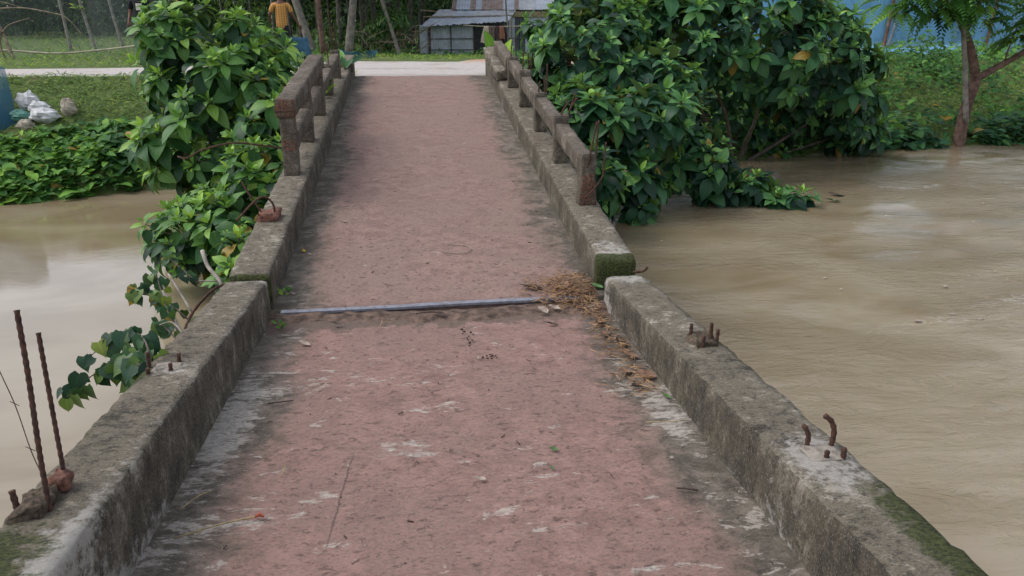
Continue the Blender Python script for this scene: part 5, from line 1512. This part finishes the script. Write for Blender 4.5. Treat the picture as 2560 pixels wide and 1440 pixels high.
# low blue nets by the trees
net('low_net', 'low torn blue net along the road edge left of the shed', [(-1.95, 19.6, -0.98), (-0.85, 19.8, -0.98), (-0.9, 19.8, -0.70), (-1.9, 19.6, -0.66)], 'teal_net', 12, 4, 0.05, 8)
bl = MB().box((-2.98, 19.9, -0.98), (-2.55, 19.96, -0.42))
V, F, A = subbox(8, 2, 8, lambda u, v, w: (tuple(rock(Vector((-3.0 + 0.45 * u - 0.08 * w, 20.6 + 0.05 * v, -1.0 + 0.60 * w)), 0.03, 4, 2)), (0, 0, 0)))
tag(obj('blue_sheet', V, F, 'blue_sheet', None, None, True, (-2.8, 20.6, -1.0)), 'blue plastic sheet standing behind the person in the yellow shirt', 'sheet')

# ------------------------------------------------------------------ background trees
def crown_mesh(name, seed, n, r, leaf, T=TINY, ages=(0.4, 1.0)):
    rg = random.Random(seed)
    L = Leaves(T)
    cl = [np.array([rg.gauss(0, 0.42) * r[0], rg.gauss(0, 0.42) * r[1], rg.uniform(-0.8, 0.8) * r[2]]) for _ in range(14)]
    for _ in range(n):
        c = rg.choice(cl)
        v = np.array([rg.gauss(0, 1) for _ in range(3)]); v /= np.linalg.norm(v)
        q = c + v * np.array(r) * 0.42 * rg.uniform(0.5, 1)
        d = v + np.array((0, 0, -0.5))
        L.add(q, frame_from(d, UPV + v * 0.5), leaf * rg.uniform(0.6, 1.3), rg.randrange(len(T)), (rg.uniform(*ages), rg.random(), 0))
    V, F, TT, U = L.joined()
    me = raw_mesh(name, V, F, {'tint': ('FLOAT_COLOR', TT), 'luv': ('FLOAT_VECTOR', U)})
    me.materials.append(M['leaf_far'])
    return me
CROWNS = [crown_mesh('crown', 100 + i, 1500, (2.6, 2.6, 2.0), 0.42) for i in range(3)]
def far_tree(label, x0, x1, y, h, r, mat, ci, group, csc=1.0, cz=None, gz=None, name='slender_tree'):
    g = float(height(x0, y)) - 0.05 if gz is None else gz
    root = empty(name, (x0, y, g))
    tag(root, label, 'tree', group)
    dx = x1 - x0
    P = smooth_path([(x0, y, g), (x0 + dx * 0.3, y, g + h * 0.25), (x0 + dx * 0.75, y + 0.1, g + h * 0.6), (x0 + dx, y + 0.2, g + h)], 4)
    MB().tube(P, [r * (1 - 0.5 * i / (len(P) - 1)) for i in range(len(P))], 7).build('trunk', mat, root)
    c = bpy.data.objects.new('crown', CROWNS[ci % 3])
    COL.objects.link(c)
    c.parent = root
    c.location = (dx, 0.2, (cz if cz else h) + 0.3)
    c.rotation_euler = (0, 0, ci * 1.3)
    c.scale = (csc,) * 3
    return root
far_tree('pale slim trunk leaning left behind the person in the yellow shirt', -3.35, -4.6, 27.5, 6.0, 0.15, 'pale_trunk', 0, 'trees behind the road', 1.0)
far_tree('reddish slim trunk rising above the left railing end', -2.85, -3.0, 26.0, 6.5, 0.10, 'red_trunk', 1, 'trees behind the road', 1.0)
far_tree('pale slim trunk leaning right, left of the dead branches', -2.2, -1.35, 27.5, 6.5, 0.15, 'pale_trunk', 2, 'trees behind the road', 1.0)
far_tree('thin pale trunk crossing the dead branches left of the shed', -0.45, -1.4, 28.2, 4.2, 0.07, 'pale_trunk', 0, 'trees behind the road', 0.8)
rg = random.Random(9)
k = 0
for x in (-6.2, -5.3, -4.7, -4.2, -3.75, -3.1, -2.7, -2.45, -1.95, -1.75, -1.5, -1.2, -0.9, -0.55, 0.0, 0.35):
    y = rg.uniform(30, 36)
    xs = x * y / 28 + rg.uniform(-0.1, 0.1)
    far_tree(('pale thin' if k % 5 == 2 else 'dark slender') + ' trunk in the shaded wood, ' + ('first', 'second', 'third', 'fourth', 'fifth', 'sixth', 'seventh', 'eighth', 'ninth', 'tenth', 'eleventh', 'twelfth', 'thirteenth', 'fourteenth', 'fifteenth', 'sixteenth')[k] + ' from the left', xs, xs + rg.uniform(-0.5, 0.5), y, rg.uniform(5.5, 8.5), rg.uniform(0.05, 0.12), 'pale_trunk' if k % 5 == 2 else 'dark_trunk', k, 'slender trees in the shaded wood', rg.uniform(0.9, 1.3))
    k += 1
for i in range(34):
    x = -38 + i * 2.6 + rg.uniform(-1, 1)
    y = rg.uniform(44, 58) if x < -8 else rg.uniform(39, 50)
    if 10 < x < 13.5: continue
    h = (rg.uniform(6, 9) if x < -8 else rg.uniform(6.0, 8.5)) if x < 8 else rg.uniform(3.5, 5.0)
    far_tree('leafy tree in the dark tree line far behind the road', x, x + rg.uniform(-0.6, 0.6), y, h, rg.uniform(0.14, 0.22), 'dark_trunk', k, 'far tree line', rg.uniform(1.2, 1.6), h * 0.8, name='leafy_tree')
    k += 1
# dark thicket closing the view under the trees
def thicket(name, label, n, blobs, seed, leaf=0.34, ages=(0.5, 1.0)):
    rg = random.Random(seed)
    L = Leaves(TINY)
    w = [b_[3] * b_[5] for b_ in blobs]
    for _ in range(n):
        b_ = rg.choices(blobs, w)[0]
        v = np.array([rg.gauss(0, 1) for _ in range(3)]); v /= np.linalg.norm(v)
        q = np.array(b_[:3]) + v * np.array(b_[3:6]) * rg.uniform(0.7, 1.05)
        if q[2] < -1.5: continue
        L.add(q, frame_from(v + np.array((rg.uniform(-0.5, 0.5), 0, -0.4)), v + UPV), leaf * rg.uniform(0.5, 1.2), 0, (rg.uniform(*ages), rg.random(), 0))
    V, F, TT, U = L.joined()
    return tag(obj(name, V, F, 'leaf_far', None, {'tint': ('FLOAT_COLOR', TT), 'luv': ('FLOAT_VECTOR', U)}, True, (0, 40, -1.2)), label, 'thicket', kind='stuff')
bl = []
for i in range(46):
    x = -40 + i * 2.0 + rg.uniform(-0.8, 0.8)
    y = rg.uniform(50, 60) if x < -7 else rg.uniform(37.5, 44)
    if x > 9: y = rg.uniform(37, 46)
    bl.append((x, y, rg.uniform(-0.6, 0.9), rg.uniform(1.6, 2.6), 1.3, rg.uniform(1.4, 2.4)))
    if x > -9 and x < 12: bl.append((x + 1, y + 2, 3.6, 2.4, 1.6, 2.0))
    if x <= -9: bl.append((x + 1, y + 3, 3.6, 2.6, 1.6, 2.2))
thicket('thicket', 'dark mass of undergrowth beneath the far tree line', 42000, bl, 51)
bl2 = []
for i in range(40):
    x = -62 + i * 3.4
    for z in (0.5, 4.0, 7.5):
        bl2.append((x + rg.uniform(-1, 1), 66 + rg.uniform(-2, 2) if x < 14 else 56 + rg.uniform(-2, 2), z + rg.uniform(-0.6, 0.6), 2.8, 1.4, 2.6))
thicket('thicket', 'farthest dark wall of trees closing the view behind the field', 34000, bl2, 54, 1.0, (0.7, 1.0))
bl3 = []
for i in range(60):
    x = -64 + i * 2.3
    for z in (-0.2, 2.0):
        bl3.append((x, (72 if x < 14 else 61) + rg.uniform(-1.5, 1.5), z, 2.2, 1.0, 1.7))
thicket('thicket', 'dark hedge row at the foot of the farthest trees', 30000, bl3, 55, 0.95, (0.75, 1.0))
thicket('thicket', 'lighter leafy bushes among the slender trunks left of the shed', 1500, [(-2.9, 29.5, -0.7, 0.7, 0.4, 0.5), (-1.0, 31, -0.4, 1.0, 0.5, 0.6), (-5.5, 31, -0.4, 0.8, 0.5, 0.8), (-0.6, 29.5, -0.1, 0.6, 0.4, 0.35)], 52, 0.22, (0.2, 0.8))
# dead brush pile left of the shed
br = MB()
for i in range(46):
    a = Vector((rg.uniform(-1.6, 0.1), rg.uniform(28, 30), rg.uniform(-1.25, -0.4)))
    b_ = a + Vector((rg.uniform(-0.9, 1.1), rg.uniform(-0.3, 0.3), rg.uniform(-0.3, 0.75)))
    br.tube([a, a.lerp(b_, 0.5) + Vector((0, 0, rg.uniform(-0.05, 0.12))), b_], [rg.uniform(0.012, 0.03), 0.012, 0.006], 4)
tag(br.build('brush_pile', 'bamboo', None, (-0.7, 29, -1.25)), 'tangle of bare dead branches left of the tin shed', 'branches', kind='stuff')
thicket('thicket', 'feathery green foliage above the bare dead branches left of the shed', 700, [(-0.7, 28.6, 0.05, 0.55, 0.4, 0.30), (-1.1, 28.9, -0.25, 0.4, 0.3, 0.25)], 53, 0.20, (0.1, 0.6))

# ------------------------------------------------------------------ people
def skin_mesh(name, verts, edges, radii, sub=1, root=0):
    me = bpy.data.meshes.new(name + '_skeleton')
    me.from_pydata([tuple(v) for v in verts], edges, [])
    o = bpy.data.objects.new(name + '_skeleton', me)
    COL.objects.link(o)
    md = o.modifiers.new('skin', 'SKIN')
    sv = me.skin_vertices[0].data
    for i, r in enumerate(radii):
        sv[i].radius = (r, r) if not isinstance(r, tuple) else r
        sv[i].use_root = (i == root)
    md.use_smooth_shade = True
    if sub:
        s_ = o.modifiers.new('sub', 'SUBSURF'); s_.levels = sub; s_.render_levels = sub
    dg = bpy.context.evaluated_depsgraph_get()
    out = bpy.data.meshes.new_from_object(o.evaluated_get(dg))
    bpy.data.objects.remove(o)
    out.name = name
    for p in out.polygons: p.use_smooth = True
    return out

def person(label, base, rotz, scale, arms, legs, shirt_mat, print_=False):
    root = empty('person', base)
    tag(root, label, 'person')
    root.rotation_euler = (0, 0, rotz)
    root.scale = (scale,) * 3
    V = [(0, 0, 0.92), (0, -0.01, 1.12), (0, -0.015, 1.30), (0, -0.01, 1.42), (0, 0.0, 1.485), (0, 0.012, 1.555), (0, 0.005, 1.615)]
    Rd = [(0.135, 0.10), (0.125, 0.09), (0.155, 0.10), (0.10, 0.075), 0.052, (0.072, 0.088), (0.062, 0.072)]
    E = [(i, i + 1) for i in range(6)]
    def chain(start, pts, rads):
        k = start
        for p, r in zip(pts, rads):
            V.append(p); Rd.append(r); E.append((k, len(V) - 1)); k = len(V) - 1
        return k
    chain(5, [(0, 0.10, 1.545)], [0.016])                       # nose
    chain(5, [(0.082, 0.0, 1.555)], [0.014]); chain(5, [(-0.082, 0.0, 1.555)], [0.014])   # ears
    for s_, (el, wr) in zip((-1, 1), arms):
        sh = (s_ * 0.185, -0.01, 1.385)
        h = chain(3, [sh, el, wr], [0.055, 0.042, 0.030])
        d = (Vector(wr) - Vector(el)).normalized()
        hp = Vector(wr) + d * 0.07
        hk = chain(h, [tuple(hp)], [(0.040, 0.018)])
        side = d.cross(Vector((0, 1, 0))).normalized() if abs(d.y) < 0.9 else Vector((1, 0, 0))
        for f in range(4):
            o_ = side * (-0.028 + 0.019 * f)
            ln = (0.062, 0.075, 0.070, 0.052)[f]
            a = hp + d * 0.02 + o_
            chain(hk, [tuple(a), tuple(a + d * ln * 0.6 + Vector((0, 0.012, 0))), tuple(a + d * ln + Vector((0, 0.03, -0.005)))], [0.010, 0.009, 0.007])
        chain(hk, [tuple(hp - d * 0.03 + side * 0.045), tuple(hp + d * 0.02 + side * 0.065)], [0.011, 0.008])
    for s_, (kn, an) in zip((-1, 1), legs):
        a = chain(0, [(s_ * 0.09, 0, 0.86), kn, an], [0.085, 0.055, 0.038])
        chain(a, [(an[0], an[1] + 0.02, an[2] - 0.045), (an[0] + s_ * 0.02, an[1] + 0.15, an[2] - 0.055)], [0.036, 0.030])
    link('body', skin_mesh('body', V, E, Rd, 1), 'skin', root)
    # hair cap
    hv = [(0, -0.012, 1.50), (0, -0.018, 1.565), (0, 0.0, 1.622)]
    link('hair', skin_mesh('hair', hv, [(0, 1), (1, 2)], [(0.050, 0.04), (0.083, 0.085), (0.070, 0.080)], 2), 'hair', root)
    # shirt: torso with sleeves to the elbow
    sv = [(0, 0.0, 0.70), (0, 0.0, 0.93), (0, -0.01, 1.14), (0, -0.012, 1.30), (0, -0.008, 1.405), (0, 0, 1.445)]
    se = [(i, i + 1) for i in range(5)]
    srd = [(0.185, 0.135), (0.172, 0.125), (0.165, 0.120), (0.185, 0.128), (0.115, 0.085), (0.07, 0.066)]
    for s_, (el, wr) in zip((-1, 1), arms):
        sh = Vector((s_ * 0.20, -0.01, 1.375)); e_ = Vector(el)
        sv += [tuple(sh), tuple(sh.lerp(e_, 0.5)), tuple(sh.lerp(e_, 0.78))]
        k = len(sv) - 3
        se += [(4, k), (k, k + 1), (k + 1, k + 2)]
        srd += [0.080, 0.068, 0.066]
    link('shirt', skin_mesh('shirt', sv, se, srd, 1), shirt_mat, root)
    # trousers
    tv = [(0, 0, 0.93), (0, 0, 0.86)]; te = [(0, 1)]; tr = [(0.145, 0.115), (0.15, 0.12)]
    for s_, (kn, an) in zip((-1, 1), legs):
        tv += [(s_ * 0.095, 0, 0.78), kn, (an[0], an[1], an[2] + 0.03)]
        k = len(tv) - 3
        te += [(1, k), (k, k + 1), (k + 1, k + 2)]
        tr += [0.100, 0.075, 0.062]
    link('trousers', skin_mesh('trousers', tv, te, tr, 1), 'trousers', root)
    if print_:
        V = []; n = 6
        for i in range(n + 1):
            for k2 in range(n + 1):
                u, w = i / n - 0.5, k2 / n - 0.5
                V.append((0.045 + u * 0.13, -0.148 + 0.06 * (u * 0.13 + 0.045) ** 2 / 0.02 * 0.4, 1.24 + w * 0.15))
        m_ = len(V)
        V += [(x, y + 0.03, z) for x, y, z in V]
        F = [(i * (n + 1) + k2, (i + 1) * (n + 1) + k2, (i + 1) * (n + 1) + k2 + 1, i * (n + 1) + k2 + 1) for i in range(n) for k2 in range(n)]
        F += [tuple(q + m_ for q in reversed(f)) for f in F]
        link('shirt_print', raw_mesh('shirt_print', V, F), 'white_print', root)
    return root
stand = [((-0.10, 0.03, 0.47), (-0.10, -0.02, 0.075)), ((0.10, -0.02, 0.47), (0.10, -0.06, 0.075))]
walk = [((-0.10, 0.10, 0.48), (-0.10, 0.12, 0.085)), ((0.10, 0.0, 0.47), (0.10, -0.18, 0.10))]
person('person in a yellow checked shirt seen from behind on the road left of the shed', (-3.2, 20.5, float(height(-3.2, 20.5))), R(12), 0.91,
       [((-0.30, 0.04, 1.13), (-0.30, 0.22, 1.02)), ((0.30, -0.03, 1.12), (0.43, 0.03, 0.88))], walk, 'yellow_shirt')
person('person in a black shirt with a white print, half hidden behind the left shrub', (-6.02, 19.0, float(height(-6.02, 19.0))), R(-14), 0.95,
       [((-0.27, 0.0, 1.12), (-0.26, -0.12, 0.93)), ((0.26, 0.02, 1.12), (0.20, 0.16, 0.95))], stand, 'black_shirt', True)
